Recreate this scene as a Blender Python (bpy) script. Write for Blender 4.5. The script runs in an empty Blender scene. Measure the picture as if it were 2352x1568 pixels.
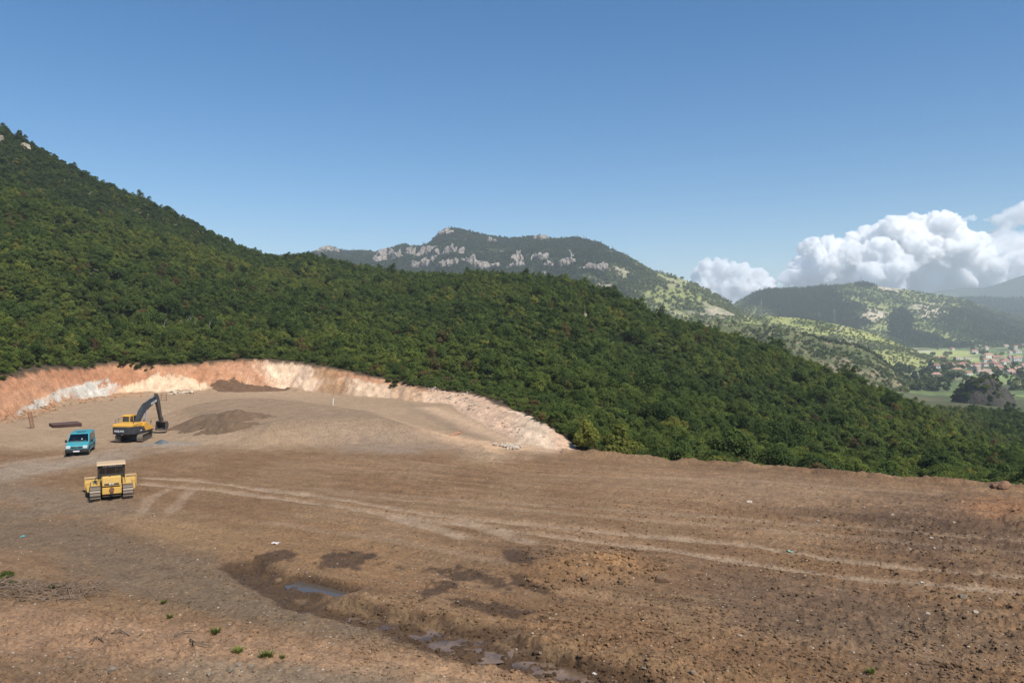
import bpy, bmesh, math, random
import numpy as np
from mathutils import Vector, Matrix, Euler

random.seed(7)
rng = np.random.default_rng(7)
SC = bpy.context.scene
COL = SC.collection
R = math.radians

# ------------------------------------------------------------------ camera
CAMZ = 12.0
FOC = 1811.0                      # focal length in pixels of a 2352 x 1568 frame
PITCH = math.atan(39.0 / FOC)
cam_d = bpy.data.cameras.new('camera')
cam_d.sensor_width = 36.0
cam_d.lens = 36.0 * FOC / 2352.0
cam_d.clip_start = 0.5
cam_d.clip_end = 60000.0
cam = bpy.data.objects.new('camera', cam_d)
COL.objects.link(cam)
cam.location = (0, 0, CAMZ)
cam.rotation_euler = (math.pi / 2 - PITCH, 0, 0)
SC.camera = cam

# ------------------------------------------------------------------ sky, sun, exposure
SUN_EL, SUN_AZ = 54.0, 138.0     # azimuth clockwise from the view direction (+Y)
world = bpy.data.worlds.new('World')
SC.world = world
world.use_nodes = True
wn = world.node_tree.nodes
bg = wn['Background']
sky = wn.new('ShaderNodeTexSky')
sky.sky_type = 'NISHITA'
sky.sun_disc = False
sky.sun_elevation = R(SUN_EL)
sky.sun_rotation = R(SUN_AZ)
sky.altitude = 600.0
sky.air_density = 1.0
sky.dust_density = 0.25
sky.ozone_density = 3.0
bg.inputs['Strength'].default_value = 0.090
hs = wn.new('ShaderNodeHueSaturation')
hs.inputs['Saturation'].default_value = 1.38
world.node_tree.links.new(sky.outputs[0], hs.inputs['Color'])
world.node_tree.links.new(hs.outputs[0], bg.inputs['Color'])

sun_d = bpy.data.lights.new('sun', 'SUN')
sun_d.energy = 4.6
sun_d.angle = R(9.0)
sun_d.color = (1.0, 0.95, 0.87)
sun = bpy.data.objects.new('sun', sun_d)
COL.objects.link(sun)
sd = Vector((math.sin(R(SUN_AZ)) * math.cos(R(SUN_EL)), math.cos(R(SUN_AZ)) * math.cos(R(SUN_EL)), math.sin(R(SUN_EL))))
sun.rotation_euler = sd.to_track_quat('Z', 'Y').to_euler()

SC.view_settings.view_transform = 'Standard'
SC.view_settings.look = 'None'
SC.view_settings.exposure = 0.42
SC.view_settings.gamma = 1.0
SC.view_settings.use_curve_mapping = False
SC.cycles.max_bounces = 32
SC.cycles.diffuse_bounces = 4
SC.cycles.transmission_bounces = 6
SC.cycles.glossy_bounces = 4
SC.cycles.volume_bounces = 32
SC.cycles.transparent_max_bounces = 16

# ------------------------------------------------------------------ helpers: projection
cp, sp = math.cos(PITCH), math.sin(PITCH)

def ray(px, py):
    u = (np.asarray(px, float) - 1176.0) / FOC
    v = (784.0 - np.asarray(py, float)) / FOC
    return u, cp + v * sp, -sp + v * cp

def at(px, py, d):
    """point seen at (px, py) of the 2352-wide frame, d metres ahead"""
    u, y, z = ray(px, py)
    return Vector((float(u * d / y), float(d), float(CAMZ + z * d / y)))

def zof(px, py, d):
    u, y, z = ray(px, py)
    return CAMZ + z * d / y

def G(px, py, z=0.0):
    u, y, w = ray(px, py)
    k = (z - CAMZ) / w
    return float(u * k), float(y * k)

def proj(X, Y, Z):
    """world -> pixel chart"""
    dz = Z - CAMZ
    f = Y * cp - dz * sp
    f = np.maximum(f, 0.5)
    up = Y * sp + dz * cp
    return 1176.0 + FOC * X / f, 784.0 - FOC * up / f

# ------------------------------------------------------------------ helpers: noise
_p = np.random.default_rng(3).permutation(256)
_p = np.concatenate([_p, _p, _p])
_val = np.random.default_rng(4).random(256)

def vnoise(x, y, s=0):
    x = np.asarray(x, float) + s * 17.31
    y = np.asarray(y, float) + s * 9.17
    xi = np.floor(x).astype(int); yi = np.floor(y).astype(int)
    fx = x - xi; fy = y - yi
    fx = fx * fx * (3 - 2 * fx); fy = fy * fy * (3 - 2 * fy)
    xi &= 255; yi &= 255
    x1 = (xi + 1) & 255; y1 = (yi + 1) & 255
    a = _val[_p[_p[xi] + yi]]; b = _val[_p[_p[x1] + yi]]
    c = _val[_p[_p[xi] + y1]]; d = _val[_p[_p[x1] + y1]]
    return (a * (1 - fx) + b * fx) * (1 - fy) + (c * (1 - fx) + d * fx) * fy

def fbm(x, y, o=4, s=0, g=0.5):
    t = 0.0; a = 1.0; n = 0.0
    c, q = 0.8, 0.6
    for i in range(o):
        t = t + a * (vnoise(x, y, s + i * 3) - 0.5); n += a
        x, y = (x * c - y * q) * 2.03, (x * q + y * c) * 2.03
        a *= g
    return t / n * 2

def vnoise3(x, y, z, s=0):
    x = np.asarray(x, float) + s * 7.7; y = np.asarray(y, float) + s * 3.1; z = np.asarray(z, float)
    xi = np.floor(x).astype(int); yi = np.floor(y).astype(int); zi = np.floor(z).astype(int)
    fx = x - xi; fy = y - yi; fz = z - zi
    fx = fx * fx * (3 - 2 * fx); fy = fy * fy * (3 - 2 * fy); fz = fz * fz * (3 - 2 * fz)
    r = 0
    for i in (0, 1):
        for j in (0, 1):
            for k in (0, 1):
                h = _val[_p[_p[_p[(xi + i) & 255] + ((yi + j) & 255)] + ((zi + k) & 255)]]
                r = r + h * (fx if i else 1 - fx) * (fy if j else 1 - fy) * (fz if k else 1 - fz)
    return r

def fbm3(x, y, z, o=4, s=0):
    t = 0; a = 1.0; n = 0
    for i in range(o):
        t = t + a * (vnoise3(x, y, z, s + i) - 0.5); n += a
        x = x * 2.1; y = y * 2.1; z = z * 2.1; a *= 0.5
    return t / n * 2

def sstep(e0, e1, x):
    t = np.clip((x - e0) / (e1 - e0), 0, 1)
    return t * t * (3 - 2 * t)

# ------------------------------------------------------------------ helpers: meshes and objects
def link(name, mesh, mat=None, parent=None):
    o = bpy.data.objects.new(name, mesh)
    COL.objects.link(o)
    if mat is not None and mesh is not None and not mesh.materials:
        mesh.materials.append(mat)
    if parent is not None:
        o.parent = parent
    return o

def tag(o, label=None, cat=None, group=None, kind=None):
    if label: o['label'] = label
    if cat: o['category'] = cat
    if group: o['group'] = group
    if kind: o['kind'] = kind
    return o

def empty(name, loc, rz=0.0, label=None, cat=None, group=None, scale=1.0):
    o = bpy.data.objects.new(name, None)
    COL.objects.link(o)
    o.location = loc
    o.rotation_euler = (0, 0, rz)
    o.scale = (scale,) * 3
    o.empty_display_size = 0.3
    return tag(o, label, cat, group)

def mesh_np(name, V, F, smooth=False):
    V = np.asarray(V, np.float32); F = np.asarray(F, np.int32)
    m = bpy.data.meshes.new(name)
    m.vertices.add(len(V)); m.vertices.foreach_set('co', V.ravel())
    n, k = F.shape
    m.loops.add(n * k); m.loops.foreach_set('vertex_index', F.ravel())
    m.polygons.add(n)
    m.polygons.foreach_set('loop_start', np.arange(0, n * k, k, dtype=np.int32))
    m.polygons.foreach_set('loop_total', np.full(n, k, np.int32))
    m.polygons.foreach_set('use_smooth', np.full(n, smooth))
    m.update(calc_edges=True)
    return m

def set_color(m, name, C):
    a = m.color_attributes.new(name, 'FLOAT_COLOR', 'POINT')
    C4 = np.ones((len(m.vertices), 4), np.float32); C4[:, :3] = C
    a.data.foreach_set('color', C4.ravel())

def set_float(m, name, v):
    a = m.attributes.new(name, 'FLOAT', 'POINT')
    a.data.foreach_set('value', np.asarray(v, np.float32).ravel())

def grid_faces(nr, nc):
    i = np.arange((nr - 1) * (nc - 1))
    r = i // (nc - 1); c = i % (nc - 1)
    a = r * nc + c
    return np.stack([a, a + 1, a + nc + 1, a + nc], 1)

class MB:
    """collects simple shapes into ONE mesh"""
    def __init__(s): s.v = []; s.f = []
    def add(s, V, F):
        o = len(s.v); s.v += [tuple(p) for p in V]; s.f += [tuple(i + o for i in f) for f in F]; return s
    def box(s, c, d, ch=0.0, rot=None):
        hx, hy, hz = d[0] / 2, d[1] / 2, d[2] / 2
        bm = bmesh.new()
        bmesh.ops.create_cube(bm, size=1.0)
        for v in bm.verts: v.co = Vector((v.co.x * d[0], v.co.y * d[1], v.co.z * d[2]))
        if ch > 0:
            bmesh.ops.bevel(bm, geom=list(bm.edges), offset=min(ch, 0.45 * min(d)), segments=2, affect='EDGES', profile=0.6)
        M = Matrix.Translation(Vector(c)) @ (rot.to_matrix().to_4x4() if rot else Matrix.Identity(4))
        bm.verts.index_update()
        s.add([M @ v.co for v in bm.verts], [[v.index for v in f.verts] for f in bm.faces])
        bm.free(); return s
    def prism(s, prof, a0, a1, axis='x', ch=0.0, taper=None):
        """extrude a 2D profile (the two other axes) between a0 and a1; optional bevel"""
        bm = bmesh.new()
        def P(p, a):
            return {'x': (a, p[0], p[1]), 'y': (p[0], a, p[1]), 'z': (p[0], p[1], a)}[axis]
        A = [bm.verts.new(P(p, a0)) for p in prof]; B = [bm.verts.new(P(p, a1)) for p in prof]
        n = len(prof)
        bm.faces.new(A); bm.faces.new(B[::-1])
        for i in range(n): bm.faces.new((A[i], B[i], B[(i + 1) % n], A[(i + 1) % n]))
        bmesh.ops.recalc_face_normals(bm, faces=bm.faces)
        if ch > 0: bmesh.ops.bevel(bm, geom=list(bm.edges), offset=ch, segments=2, affect='EDGES', profile=0.6)
        if taper:
            for v in bm.verts: v.co = taper(v.co)
        bm.verts.index_update()
        s.add([v.co.copy() for v in bm.verts], [[v.index for v in f.verts] for f in bm.faces])
        bm.free(); return s
    def tube(s, pts, rad, n=8, cap=True):
        pts = [Vector(p) for p in pts]
        rs = rad if hasattr(rad, '__len__') else [rad] * len(pts)
        V = []; F = []
        for i, p in enumerate(pts):
            t = (pts[min(i + 1, len(pts) - 1)] - pts[max(i - 1, 0)]).normalized()
            a = t.orthogonal().normalized() if i == 0 else (a - a.dot(t) * t).normalized()
            b = t.cross(a)
            for k in range(n):
                q = 2 * math.pi * k / n
                V.append(p + (a * math.cos(q) + b * math.sin(q)) * rs[i])
        for i in range(len(pts) - 1):
            for k in range(n):
                F.append((i * n + k, i * n + (k + 1) % n, (i + 1) * n + (k + 1) % n, (i + 1) * n + k))
        if cap:
            F.append(tuple(range(n))[::-1]); F.append(tuple((len(pts) - 1) * n + k for k in range(n)))
        return s.add(V, F)
    def cyl(s, a, b, r, n=16): return s.tube([a, b], r, n)
    def ring(s, c, r_out, r_in, w, n=20, axis='x'):
        V = []; F = []
        for k in range(n):
            q = 2 * math.pi * k / n
            for rr, ww in ((r_in, -w / 2), (r_out, -w / 2), (r_out, w / 2), (r_in, w / 2)):
                y, z = rr * math.cos(q), rr * math.sin(q)
                V.append((c[0] + ww, c[1] + y, c[2] + z))
        for k in range(n):
            a = k * 4; b = ((k + 1) % n) * 4
            for j in range(4): F.append((a + j, a + (j + 1) % 4, b + (j + 1) % 4, b + j))
        return s.add(V, F)
    def mesh(s, name, smooth=False):
        m = bpy.data.meshes.new(name); m.from_pydata(s.v, [], s.f)
        if smooth: m.polygons.foreach_set('use_smooth', [True] * len(m.polygons))
        m.update(); return m
    def build(s, name, mat, parent=None, smooth=False): return link(name, s.mesh(name, smooth), mat, parent)

def text_obj(name, txt, size, mat, parent, M, bold=0.0, squash=1.0):
    c = bpy.data.curves.new(name, 'FONT'); c.body = txt; c.size = size; c.align_x = 'CENTER'; c.align_y = 'CENTER'
    c.extrude = 0.006; c.offset = bold
    t = bpy.data.objects.new(name, c); COL.objects.link(t)
    bpy.context.view_layer.update()
    me = bpy.data.meshes.new_from_object(t)
    bpy.data.objects.remove(t)
    me.transform(Matrix.Diagonal((squash, 1, 1, 1)))
    o = link(name, me, mat, parent); o.matrix_local = M
    return o

# ------------------------------------------------------------------ helpers: materials
class NT:
    def __init__(s, name):
        s.m = bpy.data.materials.new(name); s.m.use_nodes = True
        s.t = s.m.node_tree; s.n = s.t.nodes; s.l = s.t.links
        s.b = s.n['Principled BSDF']; s.o = s.n['Material Output']
    def new(s, t, **k):
        n = s.n.new(t)
        for a, b in k.items(): setattr(n, a, b)
        return n
    def noise(s, scale, detail=4, rough=0.6, vec=None):
        n = s.new('ShaderNodeTexNoise'); n.inputs['Scale'].default_value = scale
        n.inputs['Detail'].default_value = detail; n.inputs['Roughness'].default_value = rough
        if vec is not None: s.l.new(vec, n.inputs['Vector'])
        return n.outputs['Fac']
    def ramp(s, fac, stops):
        r = s.new('ShaderNodeValToRGB'); e = r.color_ramp.elements
        while len(e) > 1: e.remove(e[-1])
        e[0].position = stops[0][0]; e[0].color = (*stops[0][1], 1)
        for p, c in stops[1:]:
            k = e.new(p); k.color = (*c, 1)
        s.l.new(fac, r.inputs[0]); return r.outputs[0]
    def mix(s, fac, a, b, mode='MIX'):
        n = s.new('ShaderNodeMix', data_type='RGBA', blend_type=mode)
        for sock, v in ((n.inputs[0], fac), (n.inputs[6], a), (n.inputs[7], b)):
            if hasattr(v, 'is_output'): s.l.new(v, sock)
            elif isinstance(v, tuple): sock.default_value = (*v, 1)
            else: sock.default_value = v
        return n.outputs[2]
    def math(s, op, a, b=None):
        n = s.new('ShaderNodeMath', operation=op)
        for i, v in enumerate((a, b)):
            if v is None: continue
            if hasattr(v, 'is_output'): s.l.new(v, n.inputs[i])
            else: n.inputs[i].default_value = v
        return n.outputs[0]
    def attr(s, name, kind='GEOMETRY', out='Color'):
        n = s.new('ShaderNodeAttribute', attribute_name=name, attribute_type=kind); return n.outputs[out]
    def bump(s, h, strength, dist):
        n = s.new('ShaderNodeBump'); n.inputs['Strength'].default_value = strength; n.inputs['Distance'].default_value = dist
        s.l.new(h, n.inputs['Height']); s.l.new(n.outputs[0], s.b.inputs['Normal'])
    def pos(s): return s.new('ShaderNodeNewGeometry').outputs['Position']
    def obj(s): return s.new('ShaderNodeTexCoord').outputs['Object']
    def col(s, c):
        if hasattr(c, 'is_output'): s.l.new(c, s.b.inputs['Base Color'])
        else: s.b.inputs['Base Color'].default_value = (*c, 1)
        return s

def paint(name, c, rough=0.45, metal=0.0, dirt=0.35, dirtc=(0.24, 0.17, 0.11), scale=2.5):
    """painted or bare metal with dust and dirt"""
    t = NT(name); o = t.obj()
    n = t.noise(scale, 6, 0.65, o); n2 = t.noise(scale * 9, 4, 0.6, o)
    f = t.math('MULTIPLY', t.ramp(n, [(0.42, (0, 0, 0)), (0.75, (1, 1, 1))]), dirt)
    c1 = t.mix(f, c, dirtc)
    c1 = t.mix(t.math('MULTIPLY', n2, 0.3), c1, tuple(min(1, x * 0.7) for x in c))
    t.col(c1); t.b.inputs['Roughness'].default_value = rough; t.b.inputs['Metallic'].default_value = metal
    t.bump(n2, 0.1, 0.01)
    return t.m

# ================================================================== TERRAIN
def seg_dist(X, Y, pts):
    """distance to a polyline, with the parameter 0..1 along it"""
    best = np.full(X.shape, 1e9); par = np.zeros(X.shape)
    n = len(pts) - 1
    for i in range(n):
        ax, ay = pts[i]; bx, by = pts[i + 1]
        dx, dy = bx - ax, by - ay
        t = np.clip(((X - ax) * dx + (Y - ay) * dy) / (dx * dx + dy * dy + 1e-9), 0, 1)
        d = np.hypot(X - ax - t * dx, Y - ay - t * dy)
        m = d < best
        best = np.where(m, d, best); par = np.where(m, (i + t) / n, par)
    return best, par

def inside(X, Y, poly):
    c = np.zeros(X.shape, bool); n = len(poly)
    for i in range(n):
        x1, y1 = poly[i]; x2, y2 = poly[(i + 1) % n]
        k = ((y1 > Y) != (y2 > Y)) & (X < (x2 - x1) * (Y - y1) / (y2 - y1 + 1e-12) + x1)
        c ^= k
    return c

def gpts(l): return [G(*p) for p in l]

SITE = gpts([(-700, 1080), (-300, 1010), (0, 970), (66, 952), (144, 930), (221, 921), (279, 909), (386, 906), (475, 899), (653, 897),
             (735, 902), (762, 904), (938, 921), (1026, 930), (1082, 961), (1138, 994), (1190, 1019), (1250, 1032), (1312, 1037),
             (1500, 1052), (1700, 1068), (1900, 1084), (2100, 1100), (2230, 1112), (2352, 1126), (2600, 1150), (3100, 1200)]) + [(120, -40), (-120, -40)]
PAD = [G(a, b, 1.9) for a, b in ((340, 930), (480, 911), (660, 907), (770, 914), (930, 932), (1060, 975), (1130, 1004))] + gpts([(1120, 1028), (1000, 1022), (880, 1020), (700, 1026), (560, 1030), (430, 1012)])
DITCH = gpts([(560, 1296), (640, 1345), (741, 1382), (848, 1406), (928, 1424), (1022, 1448), (1106, 1466), (1150, 1485), (1209, 1504), (1303, 1523), (1397, 1551), (1500, 1590), (1700, 1660)])
POOL = gpts([(676, 1322), (730, 1334), (790, 1349)])
BERM = gpts([(690, 1360), (800, 1372), (900, 1395), (1050, 1425), (1200, 1460), (1350, 1500), (1600, 1540), (1800, 1570)])
TRACKS = [gpts(l) for l in (
    [(330, 1093), (450, 1100), (700, 1133), (1000, 1182), (1300, 1212), (1700, 1250), (2000, 1296), (2180, 1316), (2500, 1338)],
    [(330, 1108), (500, 1122), (700, 1150), (900, 1182), (1100, 1208), (1330, 1240), (1560, 1267), (1900, 1320), (2160, 1346), (2500, 1378)],
    [(880, 1180), (1000, 1212), (1090, 1240)],
    [(1040, 1190), (1140, 1218), (1250, 1254)],
    [(395, 1116), (345, 1140), (318, 1185)],
    [(445, 1112), (420, 1140), (385, 1182)],
    [(60, 1060), (250, 1035), (420, 1026)],
    [(-100, 1085), (120, 1050), (300, 1030)],
    [(700, 1120), (1100, 1150), (1600, 1185), (2000, 1215), (2400, 1250)],
    [(760, 1132), (1150, 1166), (1600, 1204), (2100, 1250), (2400, 1276)],
    [(1300, 1090), (1700, 1105), (2150, 1135)],
    [(620, 1200), (900, 1240), (1150, 1290)],

)]

# hill profiles: pixel column -> (metres ahead, pixel row) of the bare slope
_K = 1.07
HILL = [
    (-700, [(70, 870), (150, 660), (280, 330), (420, 60), (520, 100)]),
    (-400, [(80, 860), (160, 690), (280, 400), (420, 130), (520, 180)]),
    (0, [(104, 860), (150, 735), (262, 462), (285, 441), (318, 462), (400, 306), (480, 330)]),
    (200, [(121, 847), (170, 745), (275, 520), (300, 499), (330, 516), (400, 413), (480, 440)]),
    (400, [(135, 836), (190, 735), (285, 577), (310, 554), (338, 568), (400, 497), (480, 525)]),
    (600, [(141, 820), (190, 762), (280, 642), (310, 617), (335, 624), (390, 588), (480, 620)]),
    (720, [(136, 838), (185, 775), (270, 672), (320, 628), (385, 610), (480, 640)]),
    (850, [(126, 866), (180, 795), (250, 705), (330, 642), (375, 632), (480, 670)]),
    (960, [(120, 890), (160, 830), (240, 725), (320, 652), (360, 645), (460, 690)]),
    (1050, [(106, 917), (150, 850), (230, 738), (315, 650), (350, 642), (450, 690)]),
    (1150, [(89, 940), (130, 885), (220, 745), (310, 652), (340, 643), (440, 690)]),
    (1230, [(80, 962), (120, 915), (210, 760), (300, 656), (330, 647), (430, 695)]),
    (1300, [(75, 998), (110, 950), (200, 775), (290, 662), (320, 652), (420, 700)]),
    (1400, [(74, 1085), (110, 990), (195, 815), (275, 690), (305, 680), (410, 740)]),
    (1500, [(75, 1110), (110, 1010), (190, 860), (260, 746), (290, 732), (400, 795)]),
    (1700, [(72, 1150), (110, 1055), (180, 915), (250, 812), (280, 796), (400, 860)]),
    (1900, [(70, 1180), (110, 1085), (170, 975), (230, 884), (260, 868), (380, 910)]),
    (2100, [(68, 1220), (105, 1115), (150, 1020), (195, 968), (225, 950), (350, 965)]),
    (2250, [(66, 1250), (100, 1145), (140, 1050), (172, 1028), (235, 1050), (300, 985), (400, 945)]),
    (2400, [(64, 1290), (95, 1190), (120, 1115), (150, 1082), (230, 1060), (300, 1005), (400, 950)]),
    (2700, [(60, 1330), (90, 1250), (130, 1160), (230, 1085), (300, 1025), (400, 960)]),
    (3200, [(58, 1370), (90, 1270), (130, 1170), (230, 1095), (300, 1030), (400, 965)]),
]
_HX = np.array([c for c, _ in HILL], float)
_HP = []
for c, pr in HILL:
    ds = [d * _K for d, _ in pr]; zs = [float(zof(c, py, d * _K)) for d, py in pr]
    tail = [(760, min(zs[-1] - 20, -45)), (1000, -58), (2800, -52)]
    _HP.append((np.array(ds + [t[0] for t in tail]), np.array(zs + [t[1] for t in tail])))

def hill_z(X, Y):
    px = np.clip(1176 + FOC * X / np.maximum(Y, 20), -690, 3190)
    Z = np.stack([np.interp(Y, d, z) for d, z in _HP])
    out = 0
    sh = X.shape; Zf = Z.reshape(len(_HX), -1); ar = np.arange(Zf.shape[1])
    for off, wt in ((-45, 0.25), (0, 0.5), (45, 0.25)):
        q = np.clip(px + off, -690, 3190).ravel()
        i = np.clip(np.searchsorted(_HX, q) - 1, 0, len(_HX) - 2)
        w = (q - _HX[i]) / (_HX[i + 1] - _HX[i])
        out = out + wt * (Zf[i, ar] * (1 - w) + Zf[i + 1, ar] * w)
    return out.reshape(sh)

def site_dist(X, Y):
    d, _ = seg_dist(X, Y, SITE + [SITE[0]])
    return np.where(inside(X, Y, SITE), -d, d)

MOUND = (G(1370, 1312), 4.4, 2.0, 0.75)

def terrain(X, Y, full=False):
    X = np.asarray(X, float); Y = np.asarray(Y, float)
    px = 1176 + FOC * X / np.maximum(Y, 20)
    s = site_dist(X, Y)
    w = np.interp(px, [-700, 700, 900, 1000, 1312, 1330, 3000], [5.2, 5.0, 5.0, 5.4, 5.2, 6.0, 6.0])
    gul = (fbm(X * 0.28, Y * 0.28, 4, 5) * 1.1 + fbm(X * 0.09, Y * 0.09, 2, 9) * 1.6) * np.where(px > 980, 0.7, 1.0)
    s2 = s + gul * sstep(-1.0, 1.5, s) * np.where(px > 1330, 0.5, 1.0)
    t = np.clip(s2 / w, 0, 1); t = np.where(t > 0.88, 0.88 + (t - 0.88) * 1.0, t)
    hz = hill_z(X, Y) + fbm(X / 38, Y / 38, 4, 2) * 3.2 * sstep(6, 50, s)
    # site
    z = np.maximum(0, 21 - Y) * 0.49
    pd = seg_dist(X, Y, PAD + [PAD[0]])[0]; pd = np.where(inside(X, Y, PAD), pd, -pd)
    z = z + 2.0 * sstep(-1.5, 7.0, pd)
    (mx, my), ma, mb, mh = MOUND
    r2 = ((X - mx) / ma) ** 2 + ((Y - my) / mb) ** 2
    mound = np.exp(-r2 * 1.6)
    z = z + mh * mound
    dd, dp = seg_dist(X, Y, DITCH)
    pdd, _ = seg_dist(X, Y, POOL)
    bd, _ = seg_dist(X, Y, BERM)
    wob = fbm(X * 0.9, Y * 0.9, 3, 12)
    dw = 0.95 + 0.4 * wob + 0.6 * np.exp(-((dp - 0.5) / 0.12) ** 2)
    ditch = np.exp(-(dd / np.maximum(dw, 0.3)) ** 2)
    pool = np.exp(-(pdd / 0.75) ** 2)
    berm = np.exp(-(bd / 0.7) ** 2)
    z = z - 0.50 * ditch - 0.36 * pool + (0.09 + 0.13 * wob) * berm
    # broad undulation and the push-up rim along the fill edge
    z = z + fbm(X / 14, Y / 14, 3, 21) * 0.25 * sstep(22, 30, Y)
    dk = sstep(0.30, 0.85, np.maximum(ditch, pool)); z = z * (1 - dk) + (-0.46 + 0.10 * fbm(X * 1.4, Y * 1.4, 3, 23)) * dk
    rim = np.exp(-((s + 0.9) / 0.9) ** 2) * (px > 1290)
    z = z + rim * (0.22 + 0.35 * fbm(X * 0.7, Y * 0.7, 3, 33))
    foot = np.exp(-((s + 0.3) / 1.1) ** 2) * (px < 700)
    z = z + foot * (0.35 + 0.6 * fbm(X * 0.6, Y * 0.6, 4, 35))
    # tracks
    tr = np.zeros(X.shape); edge_ = np.zeros(X.shape)
    for k, pl in enumerate(TRACKS):
        d, p = seg_dist(X, Y, pl)
        ww = 0.42 if k not in (2, 3) else 0.6
        d = d + fbm(X * 0.5, Y * 0.5, 2, 40 + k) * 0.25
        if k < 2: edge_ = np.maximum(edge_, np.exp(-((d - ww * 1.55) / 0.18) ** 2) * (0.5 + fbm(X * 1.2, Y * 1.2, 2, 90 + k)).clip(0, 1))
        fade = sstep(0.0, 0.08, p) * sstep(1.0, 0.85, p) if k in (2, 3, 4, 5) else 1.0
        tr = np.maximum(tr, sstep(ww * 1.5, ww * 0.5, d) * fade * (0.7 if k > 3 else 1.0) * (0.55 if k > 7 else 1.0))
    z = z - 0.07 * tr + 0.035 * edge_
    # clods: coarse where freshly pushed, fine on graded soil
    PX, PY = proj(X, Y, 0 * X)
    rough = 0.45 + 1.1 * sstep(1500, 2300, PX) * sstep(1120, 1180, PY) * sstep(1560, 1380, PY) + 0.7 * mound + 0.5 * berm + 0.6 * rim \
        + 0.9 * sstep(900, 300, PX) * sstep(1370, 1450, PY) + 0.55 * sstep(1380, 1450, PY) * sstep(700, 1300, PX)
    rough = np.clip(rough, 0, 1.7) * (1 - 0.75 * tr) * np.where(PY < 1040, 0.55, 1.0)
    n1 = fbm(X * 1.1, Y * 1.1, 3, 50); n2 = fbm(X * 3.1, Y * 3.1, 3, 55)
    clod = np.maximum(n2 - 0.15, 0)
    furr = fbm((X * 0.907 - Y * 0.42) * 0.16, (X * 0.42 + Y * 0.907) * 1.7, 4, 60)       # graded streaks
    z = z + rough * (0.10 * n1 + 0.22 * clod) + 0.07 * furr * (1 - tr) * np.where(PY < 1040, 0.5, 1.0)
    zz = z * (1 - t) + hz * t
    bank = sstep(0.02, 0.2, t) * sstep(1.0, 0.9, t)
    zz = zz + bank * (0.42 * fbm(X * 0.9, Y * 0.9, 4, 70) + 0.16 * n2) * np.where(px > 980, 0.55, 1.0)
    if full:
        return zz, dict(s=s2, t=t, w=w, tr=tr, ditch=ditch, pool=pool, berm=berm, mound=mound, rim=rim, pd=pd, PX=PX, PY=PY, px=px,
                        n1=n1, n2=n2, furr=furr, foot=foot, dp=dp, dd=dd)
    return zz

def gz(x, y): return float(terrain(np.array([x]), np.array([y]))[0])

# ---- grid: columns fan out from the camera, rows get wider with distance
cols = np.concatenate([np.linspace(-700, -40, 70)[:-1], np.linspace(-40, 2400, 840), np.linspace(2400, 3150, 70)[1:]])
rows = np.concatenate([np.linspace(-12, 23, 26)[:-1],
                       np.array([G(1176, q)[1] for q in np.concatenate([np.linspace(1650, 1180, 235), np.linspace(1177, 893, 175)])])])
rows = np.concatenate([rows[rows < 86], np.arange(86, 148, 0.36)])
rows = np.concatenate([rows, np.linspace(rows[-1] + 1.2, 460, 150), np.geomspace(466, 2700, 60)])
U = (cols - 1176) / FOC
Yg, Ug = np.meshgrid(rows, U, indexing='ij')
Xg = Ug * np.maximum(Yg, 20.0)
Zg, A = terrain(Xg, Yg, True)

def blob(PX, PY, cx, cy, rx, ry, ang=0.0, soft=0.5, warp=None):
    c, s_ = math.cos(R(ang)), math.sin(R(ang))
    dx, dy = PX - cx, PY - cy
    a = (dx * c + dy * s_) / rx; b = (-dx * s_ + dy * c) / ry
    r = np.sqrt(a * a + b * b)
    if warp is not None: r = r + warp
    return sstep(1 + soft, 1 - soft, r)

def lerp3(C, c, f): return C * (1 - f[..., None]) + np.array(c) * f[..., None]

PX, PY = A['PX'], A['PY']
wz = fbm(Xg * 0.25, Yg * 0.25, 5, 80); wf = fbm(Xg * 1.3, Yg * 1.3, 4, 85); wg = fbm(Xg / 9, Yg / 9, 4, 88)
warp = wz * 0.75 + wf * 0.45; wh = fbm(Xg * 3.7, Yg * 3.7, 4, 86)
C = np.empty(Xg.shape + (3,)); C[:] = (0.200, 0.118, 0.063)
C = lerp3(C, (0.270, 0.178, 0.105), 0.55 * sstep(-0.2, 0.7, wz + 0.7 * A['furr']))                   # drier streaks
padm = np.maximum(sstep(-4, 1.5, A['pd']), sstep(1050, 1015, PY + wz * 14) * (PX < 1290))
C = lerp3(C, (0.335, 0.238, 0.158), padm * 0.95)
C = lerp3(C, (0.37, 0.265, 0.18), padm * 0.7 * sstep(0.0, 0.6, wg + 0.4 * A['furr']))
C = lerp3(C, (0.262, 0.185, 0.124), 0.85 * sstep(2.6, 4.4, A['pd'] + 1.6 * wz + 0.5 * wf))
C = lerp3(C, (0.20, 0.150, 0.105), 0.9 * blob(PX, PY, 1075, 985, 150, 14, 21, 0.5, warp * 0.5))
for q in ((1040, 1012, 140, 15, 11), (1170, 1027, 70, 9, 6)):
    C = lerp3(C, (0.60, 0.40, 0.255), 0.85 * blob(PX, PY, *q, 0.5, warp * 0.6))
C = lerp3(C, (0.27, 0.20, 0.15), 0.8 * blob(PX, PY, 900, 1028, 170, 16, 0, 0.6, warp))               # grey gravel apron
road = np.exp(-(seg_dist(Xg, Yg, gpts([(985, 938), (1060, 965), (1130, 995), (1200, 1024), (1260, 1036)]))[0] / 2.0) ** 2)
C = lerp3(C, (0.50, 0.35, 0.24), road * 0.9)
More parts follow.
